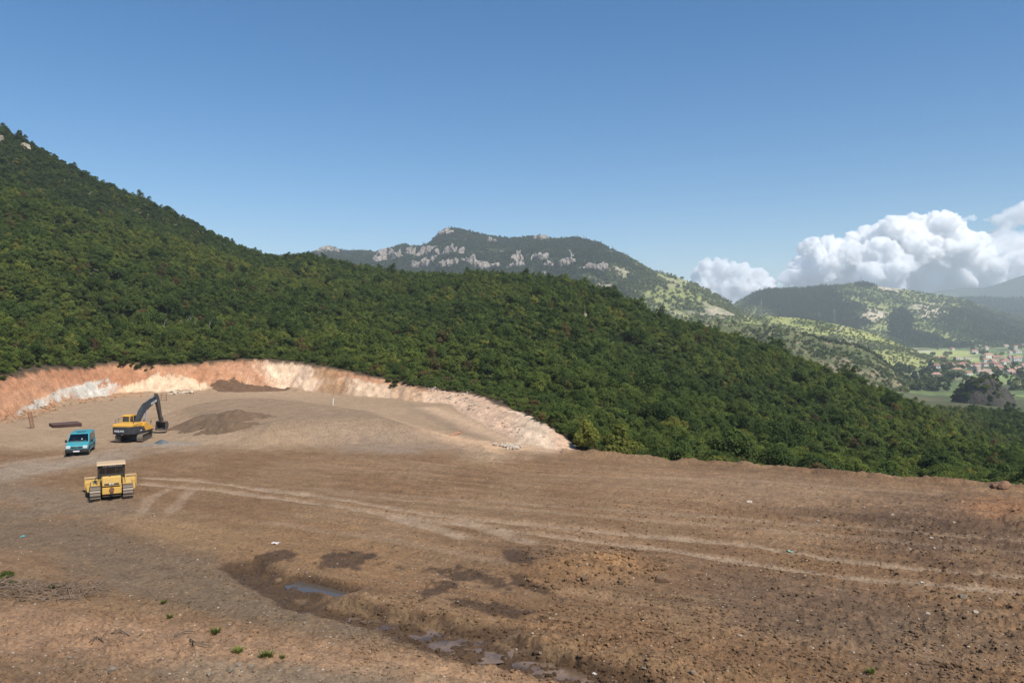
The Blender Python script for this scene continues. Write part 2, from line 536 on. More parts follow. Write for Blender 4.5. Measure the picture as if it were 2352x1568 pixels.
# left: grey haul-road band, reddish foreground, dark wet soil
C = lerp3(C, (0.172, 0.122, 0.080), 0.9 * blob(PX, PY, 260, 1275, 620, 62, 14, 0.55, warp))
C = lerp3(C, (0.175, 0.128, 0.086), 0.85 * blob(PX, PY, 560, 1400, 380, 42, 11, 0.6, warp))
C = lerp3(C, (0.30, 0.235, 0.18), 0.9 * blob(PX, PY, 60, 1078, 330, 16, -9, 0.6, warp * 0.6))
C = lerp3(C, (0.215, 0.165, 0.120), 0.7 * blob(PX, PY, 90, 1140, 260, 30, 8, 0.7, warp))
C = lerp3(C, (0.310, 0.195, 0.122), 0.95 * blob(PX, PY, 330, 1500, 720, 82, 6, 0.45, warp * 0.7))
C = lerp3(C, (0.36, 0.23, 0.140), 0.8 * blob(PX, PY, 980, 1560, 380, 50, 6, 0.5, warp * 0.8))
C = lerp3(C, (0.235, 0.180, 0.128), 0.8 * blob(PX, PY, 640, 1560, 330, 32, 2, 0.6, warp))
C = lerp3(C, (0.18, 0.12, 0.075), 0.6 * blob(PX, PY, 120, 1545, 240, 40, 4, 0.6, warp))
C = lerp3(C, (0.33, 0.215, 0.115), 0.6 * blob(PX, PY, 430, 1225, 130, 26, 10, 0.7, warp))
C = lerp3(C, (0.27, 0.165, 0.085), 0.5 * blob(PX, PY, 720, 1250, 330, 50, 6, 0.7, warp))
# right: darker pushed-up soil, grey patches
C = lerp3(C, (0.118, 0.074, 0.048), 0.85 * blob(PX, PY, 2230, 1230, 420, 95, 12, 0.7, warp))
C = lerp3(C, (0.135, 0.096, 0.068), 0.75 * blob(PX, PY, 2020, 1440, 420, 75, 8, 0.7, warp))
C = lerp3(C, (0.145, 0.092, 0.058), 0.6 * blob(PX, PY, 1650, 1350, 500, 60, 7, 0.8, warp))
C = lerp3(C, (0.30, 0.15, 0.075), 0.7 * blob(PX, PY, 2300, 1170, 90, 22, 5, 0.6, warp))
C = lerp3(C, (0.295, 0.198, 0.125), 0.6 * blob(PX, PY, 1750, 1130, 330, 30, 4, 0.8, warp))
C = lerp3(C, (0.29, 0.165, 0.08), 0.9 * A['mound'])
# long pale and dark streaks in the colour for grading ridges
aa = Xg * 0.907 - Yg * 0.42; bb = Xg * 0.42 + Yg * 0.907
st1 = fbm(aa * 0.07, bb * 0.9, 4, 61); st2 = fbm(aa * 0.22, bb * 3.4, 3, 63); gm = sstep(1035, 1070, PY) * (0.35 + 0.65 * sstep(500, 1000, PX))
C = C * (1 + (gm * (0.34 * st1 + 0.30 * st2))[..., None])
C = lerp3(C, (0.105, 0.062, 0.036), 0.55 * gm * sstep(0.28, 0.5, st2) * sstep(-0.2, 0.3, st1))
C = lerp3(C, (0.36, 0.245, 0.150), 0.45 * gm * sstep(0.32, 0.55, -st2))
# tracks
C = lerp3(C, (0.345, 0.250, 0.175), A['tr'] * (0.72 + 0.55 * wf + 0.35 * wh).clip(0, 1))
# damp soil and mud
wet = np.zeros(Xg.shape)
for q in ((612, 1282, 48, 12, -6), (790, 1288, 48, 15, -12), (1090, 1325, 130, 17, 8), (1000, 1352, 60, 22, -20), (1210, 1345, 90, 9, 14),
          (1195, 1285, 45, 16, 20), (1120, 1390, 110, 16, 10), (1030, 1475, 130, 17, 9), (1240, 1508, 110, 14, 8), (980, 1440, 170, 16, 17),
          (740, 1385, 120, 10, 14)):
    wet = np.maximum(wet, blob(PX, PY, *q, 0.22, wz * 0.9 + wf * 0.75 + wh * 0.55 - 0.05))
wet = np.maximum(wet, sstep(0.09, 0.5, A['ditch'] + 0.10 * wf)) ; wet = np.maximum(wet, sstep(0.2, 0.6, A['pool']))
C = lerp3(C, (0.080, 0.047, 0.025), wet * 0.88)
C = lerp3(C, (0.27, 0.178, 0.100), 0.5 * sstep(0.4, 0.8, A['berm']) * sstep(-0.1, 0.3, wf))
C = C * np.array((1.0, 0.97, 0.90))
# cut bank
t, s2, pxx = A['t'], A['s'], A['px']
bankm = sstep(0.01, 0.07, t) * (pxx < 1322)
bc = np.empty(C.shape); bc[:] = (0.49, 0.255, 0.142)
al = Xg * 0.94 + Yg * 0.34
nb = fbm(al * 0.32, Zg * 0.45, 5, 91); nb2 = fbm(al * 1.5, Zg * 1.9, 4, 92)
nb3 = fbm(al * 5.5, Zg * 4.5, 3, 93)
v = t + nb * 0.22 + nb2 * 0.13 + nb3 * 0.04; q = pxx + nb * 55 + nb2 * 26 + nb3 * 8
strk = fbm(al * 0.22 + 7, Zg * 0.35, 5, 90)
bc = lerp3(bc, (0.40, 0.190, 0.100), sstep(0.0, 0.5, strk + (v - 0.6)))
bc = lerp3(bc, (0.60, 0.30, 0.155), 0.8 * sstep(0.0, 0.6, -strk) * sstep(0.9, 0.5, v))
bc = lerp3(bc, (0.58, 0.54, 0.46), sstep(0.03, 0.0, v - (0.62 - np.abs(q - 215) / 330)) * sstep(310, 270, q) * 0.97)
bc = lerp3(bc, (0.70, 0.50, 0.33), sstep(0.03, -0.01, v - (0.80 - np.abs(q - 385) / 170)) * 0.95)
bc = lerp3(bc, (0.72, 0.52, 0.36), sstep(575, 650, q) * sstep(800, 730, q) * 0.92)
bc = lerp3(bc, (0.42, 0.25, 0.13), sstep(730, 770, q) * sstep(830, 800, q) * 0.8)
bc = lerp3(bc, (0.68, 0.49, 0.33), sstep(790, 830, q) * sstep(0.1, -0.05, v - 0.75) * 0.95)
bc = lerp3(bc, (0.45, 0.27, 0.15), sstep(880, 930, q) * sstep(1010, 960, q) * 0.6)
bc = lerp3(bc, (0.60, 0.405, 0.275), sstep(980, 1030, q) * 0.9)
bc = lerp3(bc, (0.68, 0.52, 0.365), sstep(1170, 1230, q) * sstep(1300, 1270, q) * 0.8)
bc *= 0.86; bc *= (1 + 0.16 * strk[..., None] + 0.30 * nb2[..., None] + 0.22 * nb3[..., None])
C = C * (1 - bankm[..., None]) + bc * bankm[..., None]
C = lerp3(C, (0.40, 0.20, 0.10), 0.75 * A['foot'] * sstep(-0.3, 0.3, wf) * (pxx < 330))
# vegetation floor outside the cut, dark root edge on its lip
veg = sstep(0.86, 1.0, s2 / A['w'] + 0.10 * wf)
vc = np.empty(C.shape); vc[:] = (0.070, 0.086, 0.032)
vc = lerp3(vc, (0.10, 0.085, 0.045), sstep(0.0, 0.5, wg))
edge = sstep(4.0, 0.5, s2 - A['w']) * (pxx < 1330)
vc = lerp3(vc, (0.085, 0.052, 0.032), edge * 0.8)
C = C * (1 - veg[..., None]) + vc * veg[..., None]
# valley floor: meadows, tilled strips, gardens
val = sstep(560, 800, Yg)
PV = 1176 + FOC * Xg / Yg; RV = proj(Xg, Yg, Zg)[1]
cell = np.floor((Xg * 0.9 + Yg * 0.35) / 55).astype(int) * 7 + np.floor((Yg - 0.3 * Xg) / 150).astype(int) * 13
hv = _val[np.abs(cell) % 256]
fc = np.array([(0.13, 0.17, 0.055), (0.22, 0.27, 0.085), (0.10, 0.14, 0.05), (0.26, 0.25, 0.12), (0.16, 0.21, 0.07)])[(hv * 4.99).astype(int)]
fc = fc * (1 + 0.35 * fbm(Xg / 30, Yg / 30, 3, 95)[..., None])
fc = lerp3(fc, (0.07, 0.085, 0.035), sstep(0.05, 0.4, fbm(Xg / 60, Yg / 60, 4, 97)))
fc = lerp3(fc, (0.34, 0.37, 0.12), 0.95 * blob(PV, RV, 2160, 812, 85, 9, 0, 0.3))
fc = lerp3(fc, (0.31, 0.36, 0.12), 0.9 * blob(PV, RV, 2250, 826, 70, 6, 0, 0.3))
fc = lerp3(fc, (0.12, 0.20, 0.075), 0.9 * blob(PV, RV, 2120, 830, 50, 6, 0, 0.3))
fc = lerp3(fc, (0.24, 0.32, 0.10), 0.8 * blob(PV, RV, 2320, 862, 60, 14, 0, 0.5))
fc = lerp3(fc, (0.25, 0.30, 0.10), 0.8 * blob(PV, RV, 2200, 858, 40, 8, 0, 0.5))
C = C * (1 - val[..., None]) + fc * val[..., None]

ground_me = mesh_np('ground', np.stack([Xg, Yg, Zg], -1).reshape(-1, 3), grid_faces(len(rows), len(cols)), True)
set_color(ground_me, 'soil', np.clip(C, 0.005, 0.9).reshape(-1, 3))
set_float(ground_me, 'wet', wet * (1 - t))
set_float(ground_me, 'stony', np.clip((1 - veg) * (1 - val) * (1 - 0.7 * A['tr']) * (1 - 0.6 * wet), 0, 1))

SOILC = np.clip(C, 0.005, 0.9)
T = NT('soil'); P = T.pos()
c = T.attr('soil')
nA = T.noise(0.9, 8, 0.7, P); nB = T.noise(6.0, 6, 0.7, P); nC = T.noise(26.0, 4, 0.65, P)
c = T.mix(1.0, c, T.ramp(nA, [(0.25, (0.72, 0.72, 0.72)), (0.75, (1.28, 1.27, 1.25))]), 'MULTIPLY')
c = T.mix(1.0, c, T.ramp(nB, [(0.28, (0.50, 0.48, 0.46)), (0.5, (1, 1, 1)), (0.72, (1.38, 1.36, 1.30))]), 'MULTIPLY')
vor = T.new('ShaderNodeTexVoronoi'); vor.inputs['Scale'].default_value = 4.5; T.l.new(P, vor.inputs['Vector'])
sp1 = T.math('LESS_THAN', vor.outputs['Distance'], 0.16)
vc_ = T.new('ShaderNodeSeparateColor'); T.l.new(vor.outputs['Color'], vc_.inputs[0])
sp1 = T.math('MULTIPLY', sp1, T.math('GREATER_THAN', vc_.outputs[0], 0.80))
sp1 = T.math('MULTIPLY', sp1, T.attr('stony', out='Fac'))
c = T.mix(T.math('MULTIPLY', sp1, 0.75), c, (0.52, 0.44, 0.35))
T.col(c)
h = T.math('ADD', T.math('MULTIPLY', nB, 0.7), T.math('MULTIPLY', nC, 0.3))
T.bump(h, 0.9, 0.2)
T.l.new(T.ramp(T.attr('wet', out='Fac'), [(0.0, (0.95, 0.95, 0.95)), (1.0, (0.66, 0.66, 0.66))]), T.b.inputs['Roughness'])
T.b.inputs['Specular IOR Level'].default_value = 0.25
soil_ground = T.m
ground = link('ground', ground_me, T.m); tag(ground, kind='structure')

# ---- standing water
T = NT('muddy_water'); P = T.pos()
n = T.noise(1.3, 3, 0.5, P)
T.col(T.ramp(n, [(0.35, (0.075, 0.050, 0.033)), (0.65, (0.19, 0.125, 0.082))])); T.b.inputs['Roughness'].default_value = 0.06
T.b.inputs['IOR'].default_value = 1.33
T.bump(T.noise(7.0, 2, 0.5, P), 0.03, 0.02); mud_water = T.m
T = NT('clear_water'); P = T.pos()
T.col((0.075, 0.062, 0.052)); T.b.inputs['Roughness'].default_value = 0.08; T.b.inputs['IOR'].default_value = 1.33
T.bump(T.noise(6.0, 2, 0.5, P), 0.02, 0.02); clear_water = T.m

def puddle(name, pts, half, mat, label, drop):
    pl = gpts(pts); n = 26; rowsP = []
    L = np.array(pl); seg = np.r_[0, np.cumsum(np.hypot(*np.diff(L, axis=0).T))]
    ss = np.linspace(0, seg[-1], n); x = np.interp(ss, seg, L[:, 0]); y = np.interp(ss, seg, L[:, 1])
    tx = np.gradient(x); ty = np.gradient(y); ln = np.hypot(tx, ty); nx, ny = -ty / ln, tx / ln
    zc = drop
    prof = half * np.sqrt(np.clip(1 - np.linspace(-1, 1, n) ** 2, 0.02, 1)) * (1 + 0.5 * fbm(ss * 0.9, ss * 0 + half * 7, 3, 44))
    m = 7; V = []
    for i in range(n):
        for j in range(m):
            k = (j / (m - 1) * 2 - 1) * prof[i]
            V.append((x[i] + nx[i] * k, y[i] + ny[i] * k, zc))
    o = link(name, mesh_np(name, V, grid_faces(n, m)), mat)
    return tag(o, label, 'puddle', 'puddles in the muddy ditch')
puddle('puddle', [(664, 1318), (730, 1334), (800, 1352)], 0.8, clear_water, 'small clear puddle reflecting the sky, upper end of the wet ground', -0.405)
puddle('puddle', [(800, 1396), (848, 1406), (915, 1421)], 0.8, mud_water, 'short grey puddle at the head of the muddy ditch', -0.44)
puddle('puddle', [(925, 1423), (1022, 1448), (1106, 1466), (1165, 1490)], 1.1, mud_water, 'long brown puddle in the middle of the muddy ditch', -0.445)
puddle('puddle', [(1180, 1495), (1209, 1504), (1303, 1523), (1397, 1551), (1480, 1582)], 0.9, mud_water, 'pale muddy puddle in the ditch nearest the camera', -0.44)

# ================================================================== FAR HILLS
T = NT('hillside'); P = T.pos()
c = T.attr('soil')
nA = T.noise(0.03, 8, 0.7, P); nB = T.noise(0.25, 4, 0.7, P)
c = T.mix(1.0, c, T.ramp(nA, [(0.3, (0.7, 0.7, 0.7)), (0.7, (1.3, 1.28, 1.2))]), 'MULTIPLY')
c = T.mix(1.0, c, T.ramp(nB, [(0.35, (0.55, 0.56, 0.55)), (0.65, (1.35, 1.33, 1.3))]), 'MULTIPLY')
T.col(c); T.b.inputs['Roughness'].default_value = 1.0; T.b.inputs['Specular IOR Level'].default_value = 0.05
T.bump(nB, 0.8, 3.0); hill_mat = T.m

def catmull(xs, ys, q):
    xs = np.asarray(xs, float); ys = np.asarray(ys, float)
    m = np.gradient(ys, xs)
    i = np.clip(np.searchsorted(xs, q) - 1, 0, len(xs) - 2); h = xs[i + 1] - xs[i]
    t = np.clip((q - xs[i]) / h, 0, 1)
    return (2 * t**3 - 3 * t**2 + 1) * ys[i] + (t**3 - 2 * t**2 + t) * h * m[i] + (-2 * t**3 + 3 * t**2) * ys[i + 1] + (t**3 - t**2) * h * m[i + 1]

HILLS = {}
def far_hill(name, sky_pts, d_ridge, d_base, z_base, colour, amp, nx=360, nt=90, power=1.0, back=0.5, wl=160.0, seed=0):
    sx = [p[0] for p in sky_pts]; sy = [p[1] for p in sky_pts]
    q = np.linspace(sx[0], sx[-1], nx)
    yy = np.interp(q, sx, catmull(sx, sy, np.array(sx))) * 0.35 + catmull(sx, sy, q) * 0.65
    dr = d_ridge(q) if callable(d_ridge) else np.full(nx, float(d_ridge))
    db = d_base(q) if callable(d_base) else np.full(nx, float(d_base))
    zr = zof(q, yy, dr)
    zr = np.maximum(zr, z_base + 2)
    tt = np.concatenate([np.linspace(0, 1, nt), 1 + np.linspace(0, 1, 14)[1:]])
    Tt, Q = np.meshgrid(tt, q, indexing='ij')
    D = np.where(Tt <= 1, db + (dr - db) * Tt, dr + (Tt - 1) * (dr - db) * back)
    f = np.where(Tt <= 1, np.clip(Tt, 0, 1) ** power, 1 - (Tt - 1) ** 1.2 * 0.9)
    Z = z_base + (zr - z_base) * f
    X = (Q - 1176) / FOC * D
    env = np.sin(np.clip(Tt, 0, 1) * math.pi) ** 0.7 + 0.12 * sstep(0.85, 1.0, Tt)
    Z = Z + amp * env * (fbm(X / wl, D / wl, 5, seed + 3) + 0.6 * (0.5 - np.abs(fbm(X / wl * 1.7, D / wl * 0.8, 4, seed + 8))))
    px, py = proj(X, D, Z)
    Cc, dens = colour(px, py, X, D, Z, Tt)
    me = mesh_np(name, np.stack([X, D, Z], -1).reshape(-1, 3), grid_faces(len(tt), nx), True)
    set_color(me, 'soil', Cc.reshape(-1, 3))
    o = link(name, me, hill_mat); tag(o, kind='structure')
    HILLS[name] = dict(X=X, Y=D, Z=Z, px=px, py=py, dens=dens, T=Tt)
    return o

SCRUB = np.array((0.105, 0.135, 0.045)); GRASS = np.array((0.31, 0.32, 0.125)); ROCK = np.array((0.50, 0.43, 0.34)); DARKF = np.array((0.030, 0.046, 0.024))

def col_lime(px, py, X, Y, Z, Tt):
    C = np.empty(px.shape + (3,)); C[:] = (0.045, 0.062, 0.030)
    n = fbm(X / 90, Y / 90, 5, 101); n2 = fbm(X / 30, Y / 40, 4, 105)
    lit = sstep(1385, 1560, px + n * 60 + (py - 600) * 0.4)  # cloud shade on the left and sunlit right flank, put into slope colour
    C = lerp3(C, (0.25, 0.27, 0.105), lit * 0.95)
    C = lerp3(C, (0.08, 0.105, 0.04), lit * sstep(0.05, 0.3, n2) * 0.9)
    C = lerp3(C, (0.16, 0.12, 0.09), 0.8 * blob(px, py, 1400, 640, 60, 22, 25, 0.6, n * 0.8))
    rk = lit * sstep(0.32, 0.5, n) + 0.8 * sstep(0.36, 0.5, n2 * 0.6 + n * 0.6) * (py > 575) * (1 - lit)
    rk = np.maximum(rk, 0.5 * blob(px, py, 1545, 648, 30, 8, 22, 0.5, n2 * 2)); rk = np.maximum(rk, blob(px, py, 1240, 548, 14, 6, 0, 0.5, n2))
    rk = np.maximum(rk, blob(px, py, 1022, 533, 12, 6, 0, 0.5, n2) * 0.7)
    C = lerp3(C, (0.42, 0.36, 0.29), np.clip(rk, 0, 1) * 0.75)
    d = 0.95 - 0.80 * lit - 0.9 * np.clip(rk, 0, 1)  # fewer, paler trees carry the painted sunlight too
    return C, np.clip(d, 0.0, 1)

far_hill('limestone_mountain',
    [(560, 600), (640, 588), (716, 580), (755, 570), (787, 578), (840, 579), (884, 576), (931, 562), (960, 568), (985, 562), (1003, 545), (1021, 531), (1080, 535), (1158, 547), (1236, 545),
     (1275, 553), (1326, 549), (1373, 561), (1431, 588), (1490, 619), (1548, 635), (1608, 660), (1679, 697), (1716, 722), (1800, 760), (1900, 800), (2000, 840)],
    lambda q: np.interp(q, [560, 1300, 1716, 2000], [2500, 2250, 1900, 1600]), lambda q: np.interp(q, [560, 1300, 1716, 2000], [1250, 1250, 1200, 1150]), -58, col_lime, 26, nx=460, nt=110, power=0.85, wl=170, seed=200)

def col_ant(px, py, X, Y, Z, Tt):
    n = fbm(X / 120, Y / 120, 5, 111); n2 = fbm(X / 35, Y / 35, 4, 115)
    C = np.empty(px.shape + (3,)); C[:] = (0.12, 0.15, 0.055)
    C = lerp3(C, GRASS, sstep(-0.1, 0.4, n) * 0.7)
    w = n * 0.45 + n2 * 0.3
    dk = np.maximum.reduce([blob(px, py, 1850, 700, 125, 44, 4, 0.25, w), blob(px, py, 1940, 735, 70, 22, 8, 0.3, w), blob(px, py, 2068, 745, 30, 36, 0, 0.15, w * 0.5),
                            blob(px, py, 2100, 775, 70, 14, 4, 0.3, w), blob(px, py, 1990, 652, 26, 8, 0, 0.3, w), blob(px, py, 2130, 668, 60, 6, 8, 0.3, w)])
    mid = np.maximum(blob(px, py, 2260, 750, 130, 42, 14, 0.5, w), blob(px, py, 2170, 795, 140, 12, 0, 0.5, w))
    rk = np.maximum.reduce([blob(px, py, 1998, 725, 42, 17, 0, 0.4, w * 1.4), blob(px, py, 2138, 713, 42, 20, 0, 0.4, w * 1.4), blob(px, py, 2050, 665, 30, 5, 8, 0.4, w)])
    C = lerp3(C, (0.075, 0.100, 0.042), mid * 0.85)
    C = lerp3(C, (0.58, 0.49, 0.38), rk * sstep(-0.35, 0.15, n2 + 0.2) * 0.9)
    C = lerp3(C, (0.60, 0.56, 0.48), 0.8 * blob(px, py, 1762, 693, 14, 2.5, 0, 0.4))
    C = lerp3(C, DARKF, dk * 0.95)
    return C, np.clip(0.16 + dk * 1.0 + mid * 0.55 - rk * 0.3 + 0.25 * sstep(0.1, 0.4, n2), 0, 1)

far_hill('antenna_hill',
    [(1560, 760), (1640, 722), (1683, 700), (1743, 669), (1770, 664), (1847, 662), (1931, 653), (1988, 650), (2015, 657), (2083, 665), (2167, 679), (2207, 686), (2267, 708), (2352, 730), (2480, 752), (2650, 775)],
    lambda q: np.interp(q, [1560, 2000, 2650], [2900, 3000, 3300]), lambda q: np.interp(q, [1560, 2000, 2650], [1900, 2150, 2350]), -55, col_ant, 22, nx=420, nt=100, power=1.0, wl=220, seed=220)

def col_scrub(px, py, X, Y, Z, Tt):
    n = fbm(X / 60, Y / 60, 5, 121); n2 = fbm(X / 20, Y / 20, 4, 125)
    C = np.empty(px.shape + (3,)); C[:] = (0.32, 0.335, 0.125)
    C = lerp3(C, (0.10, 0.13, 0.045), sstep(0.0, 0.35, n2 * 0.7 + n * 0.6))
    C = lerp3(C, (0.42, 0.36, 0.25), 0.8 * sstep(0.35, 0.5, n))
    C = lerp3(C, (0.46, 0.40, 0.27), 0.85 * blob(px, py, 1932, 755, 16, 3, -25, 0.5))
    return C, np.clip(0.10 + 0.35 * sstep(0.0, 0.35, n), 0, 1)

far_hill('scrub_ridge',
    [(1560, 742), (1640, 725), (1716, 725), (1831, 731), (1915, 744), (1999, 765), (2060, 787), (2100, 806), (2160, 826), (2230, 842)],
    lambda q: np.interp(q, [1560, 2230], [1550, 1450]), lambda q: np.interp(q, [1560, 2230], [1150, 1250]), -58, col_scrub, 9, nx=300, nt=60, power=0.9, wl=110, seed=240)

def col_bare(px, py, X, Y, Z, Tt):
    n = fbm(X / 45, Y / 45, 5, 131); n2 = fbm(X / 12, Y / 12, 4, 135)
    C = np.empty(px.shape + (3,)); C[:] = (0.11, 0.125, 0.055)
    C = lerp3(C, (0.25, 0.20, 0.135), 0.8 * sstep(0.0, 0.3, n2 * 0.5 + n * 0.5) * sstep(0.9, 0.5, Tt))
    C = lerp3(C, (0.33, 0.26, 0.18), 0.6 * sstep(0.3, 0.6, n2))
    return C, np.clip(0.10 + 0.8 * sstep(0.90, 0.96, Tt) * sstep(1800, 1900, px) + 0.25 * sstep(0.0, -0.3, n), 0, 1)

far_hill('bare_spur',
    [(1560, 728), (1640, 735), (1716, 742), (1780, 748), (1831, 758), (1898, 779), (1965, 792), (2008, 812), (2050, 846), (2090, 880)],
    lambda q: np.interp(q, [1560, 2090], [980, 900]), lambda q: np.interp(q, [1560, 2090], [620, 640]), -52, col_bare, 5, nx=260, nt=50, power=0.9, wl=70, seed=260)

def col_blue(px, py, X, Y, Z, Tt):
    n = fbm(X / 300, Y / 300, 5, 141)
    C = np.empty(px.shape + (3,)); C[:] = (0.045, 0.065, 0.04)
    C = lerp3(C, (0.12, 0.14, 0.07), sstep(0.1, 0.5, n) * 0.7)
    return C, np.clip(0.6 + n, 0, 1)
far_hill('forested_ridge', [(2120, 720), (2180, 694), (2213, 685), (2260, 684), (2352, 685), (2500, 690), (2700, 700)], 4600, 3400, -50, col_blue, 60, nx=160, nt=40, wl=500, seed=280)
far_hill('distant_mountain', [(2060, 705), (2110, 680), (2146, 671), (2180, 666), (2217, 662), (2260, 661), (2300, 650), (2352, 632), (2450, 600), (2560, 610), (2700, 640)], 6400, 5000, -50, col_blue, 70, nx=160, nt=40, wl=700, seed=300)

# ================================================================== FOLIAGE
def leaf_mat(name, stops, trans=0.45):
    T = NT(name)
    a = T.attr('tint', 'INSTANCER', 'Fac')
    rnd = T.new('ShaderNodeObjectInfo').outputs['Random']
    n = T.noise(0.9, 3, 0.6, T.obj())
    f = T.math('ADD', a, T.math('MULTIPLY', T.math('SUBTRACT', n, 0.5), 0.35))
    c = T.ramp(f, stops)
    c = T.mix(1.0, c, T.ramp(rnd, [(0.0, (0.68, 0.72, 0.74)), (0.5, (1.0, 1.0, 0.95)), (1.0, (1.30, 1.26, 1.12))]), 'MULTIPLY')
    d = T.new('ShaderNodeBsdfDiffuse'); tr = T.new('ShaderNodeBsdfTranslucent'); mx = T.new('ShaderNodeMixShader')
    mx.inputs[0].default_value = trans
    T.l.new(c, d.inputs[0]); T.l.new(T.mix(1.0, c, (1.25, 1.3, 0.7), 'MULTIPLY'), tr.inputs[0])
    T.l.new(d.outputs[0], mx.inputs[1]); T.l.new(tr.outputs[0], mx.inputs[2]); T.l.new(mx.outputs[0], T.o.inputs[0])
    T.n.remove(T.b)
    return T.m
LEAF_STOPS = [(0.0, (0.058, 0.086, 0.032)), (0.35, (0.102, 0.138, 0.041)), (0.6, (0.146, 0.174, 0.048)), (0.8, (0.190, 0.194, 0.050)), (0.9, (0.130, 0.105, 0.048)), (1.0, (0.120, 0.074, 0.044))]
leafm = leaf_mat('leaves', LEAF_STOPS)
far_leafm = leaf_mat('far_leaves', [(0.0, (0.026, 0.040, 0.022)), (0.4, (0.055, 0.078, 0.030)), (0.7, (0.110, 0.135, 0.048)), (1.0, (0.185, 0.195, 0.078))], 0.15)
bark = paint('bark', (0.11, 0.085, 0.06), 0.9, 0, 0.3)

def crown_mesh(name, seed, n_leaf, size, h, w, lobes, low=0.15):
    g = np.random.default_rng(seed)
    # lobes spread through an ovoid
    L = []
    for i in range(lobes):
        a = g.random() * 6.283; r = w * 0.42 * math.sqrt(g.random()) * (1.0 if i else 0)
        z = h * (low + 0.18 + (0.92 - low - 0.25) * g.random() * (1 - 0.45 * r / (w * 0.42 + 1e-6)))
        L.append((r * math.cos(a), r * math.sin(a), z, w * g.uniform(0.17, 0.30), h * g.uniform(0.12, 0.22)))
    L = np.array(L)
    k = g.integers(0, lobes, n_leaf)
    d = g.normal(size=(n_leaf, 3)); d /= np.linalg.norm(d, axis=1)[:, None]
    d[:, 2] = np.where(d[:, 2] < -0.4, -d[:, 2], d[:, 2])
    rad = 0.65 + 0.42 * g.random(n_leaf) ** 0.7
    rad = np.where(g.random(n_leaf) < 0.07, rad * g.uniform(1.05, 1.45, n_leaf), rad)
    c = L[k, :3] + d * rad[:, None] * np.stack([L[k, 3], L[k, 3], L[k, 4]], 1)
    c[:, 2] = np.maximum(c[:, 2], 0.05 * h + 0.1 * g.random(n_leaf))
    nrm = d * 1.2 + g.normal(size=(n_leaf, 3)) * 0.42 + np.array((0, 0, 0.35)); nrm /= np.linalg.norm(nrm, axis=1)[:, None]
    ax = np.cross(nrm, g.normal(size=(n_leaf, 3))); ax /= np.linalg.norm(ax, axis=1)[:, None]
    bx = np.cross(nrm, ax); s = size * g.uniform(0.6, 1.3, n_leaf)[:, None]
    dr = -nrm * s * 0.25
    V = np.stack([c + ax * s * 0.75, c + bx * s * 0.48 + dr * 0, c - ax * s * 0.75 + dr, c - bx * s * 0.48], 1).reshape(-1, 3)
    F = np.arange(n_leaf * 4).reshape(-1, 4)
    return mesh_np(name, V, F)

def trunk_mesh(name, seed, h, w, r0):
    g = random.Random(seed); b = MB()
    top = Vector((g.uniform(-.1, .1) * w, g.uniform(-.1, .1) * w, h * 0.72))
    b.tube([(0, 0, -0.6), (0.02, 0, 0.1), top * 0.5 + Vector((g.uniform(-.1, .1), g.uniform(-.1, .1), 0)), top], [r0 * 1.25, r0, r0 * 0.7, r0 * 0.25], 7)
    for i in range(5):
        t = g.uniform(0.3, 0.85); p = top * t; a = g.random() * 6.283
        q = p + Vector((math.cos(a), math.sin(a), g.uniform(0.5, 1.1))) * w * g.uniform(0.22, 0.36)
        b.tube([p, (p + q) / 2 + Vector((0, 0, -.05)), q], [r0 * 0.45, r0 * 0.3, r0 * 0.12], 5)
    return b.mesh(name, True)

def proto_tree(i, h, w, n, size, lobes, low, r0):
    return crown_mesh('crown', 40 + i, n, size, h, w, lobes, low), trunk_mesh('trunk', 60 + i, h, w, r0), h, w

NEAR = [proto_tree(0, 4.6, 4.2, 2600, 0.26, 11, 0.12, 0.10), proto_tree(1, 5.6, 4.0, 2600, 0.26, 12, 0.18, 0.12), proto_tree(2, 3.6, 4.2, 2200, 0.25, 9, 0.05, 0.08),
        proto_tree(3, 5.0, 3.2, 2200, 0.25, 9, 0.15, 0.10), proto_tree(4, 2.6, 3.4, 1700, 0.22, 8, 0.02, 0.06), proto_tree(5, 6.4, 5.0, 3000, 0.28, 14, 0.2, 0.14)]
for cm, tm, _, _ in NEAR:
    cm.materials.append(leafm); tm.materials.append(bark)

# prototypes for the mass of the wood: crown and trunk joined in one mesh, kept outside the scene
proto_col = bpy.data.collections.new('wood_prototypes')
def joined(name, cm, tm):
    bm = bmesh.new(); bm.from_mesh(cm); nc = len(bm.faces); bm.from_mesh(tm)
    bm.faces.ensure_lookup_table()
    for f in bm.faces[nc:]: f.material_index = 1
    m = bpy.data.meshes.new(name); bm.to_mesh(m); bm.free()
    return m
for i in range(6):
    _, tm, h, w = NEAR[i]
    cm2 = crown_mesh('c', 140 + i, 900, 0.40, h, w, 10, 0.10)
    m = joined('wood_tree', cm2, tm); m.materials.append(leafm); m.materials.append(bark)
    proto_col.objects.link(bpy.data.objects.new('wood_tree_%d' % i, m))
far_col = bpy.data.collections.new('far_prototypes')
for i in range(5):
    con = i >= 3
    h, w = (13, 6) if con else (8, 8)
    cm2 = crown_mesh('c', 170 + i, 90, 1.9 if not con else 1.7, h, w, 6, 0.02)
    if con:
        for v in cm2.vertices: k = 1.25 - 1.0 * v.co.z / h; v.co.x *= max(k, 0.12); v.co.y *= max(k, 0.12)
    cm2.materials.append(far_leafm)
    far_col.objects.link(bpy.data.objects.new('far_tree_%d' % i, cm2))

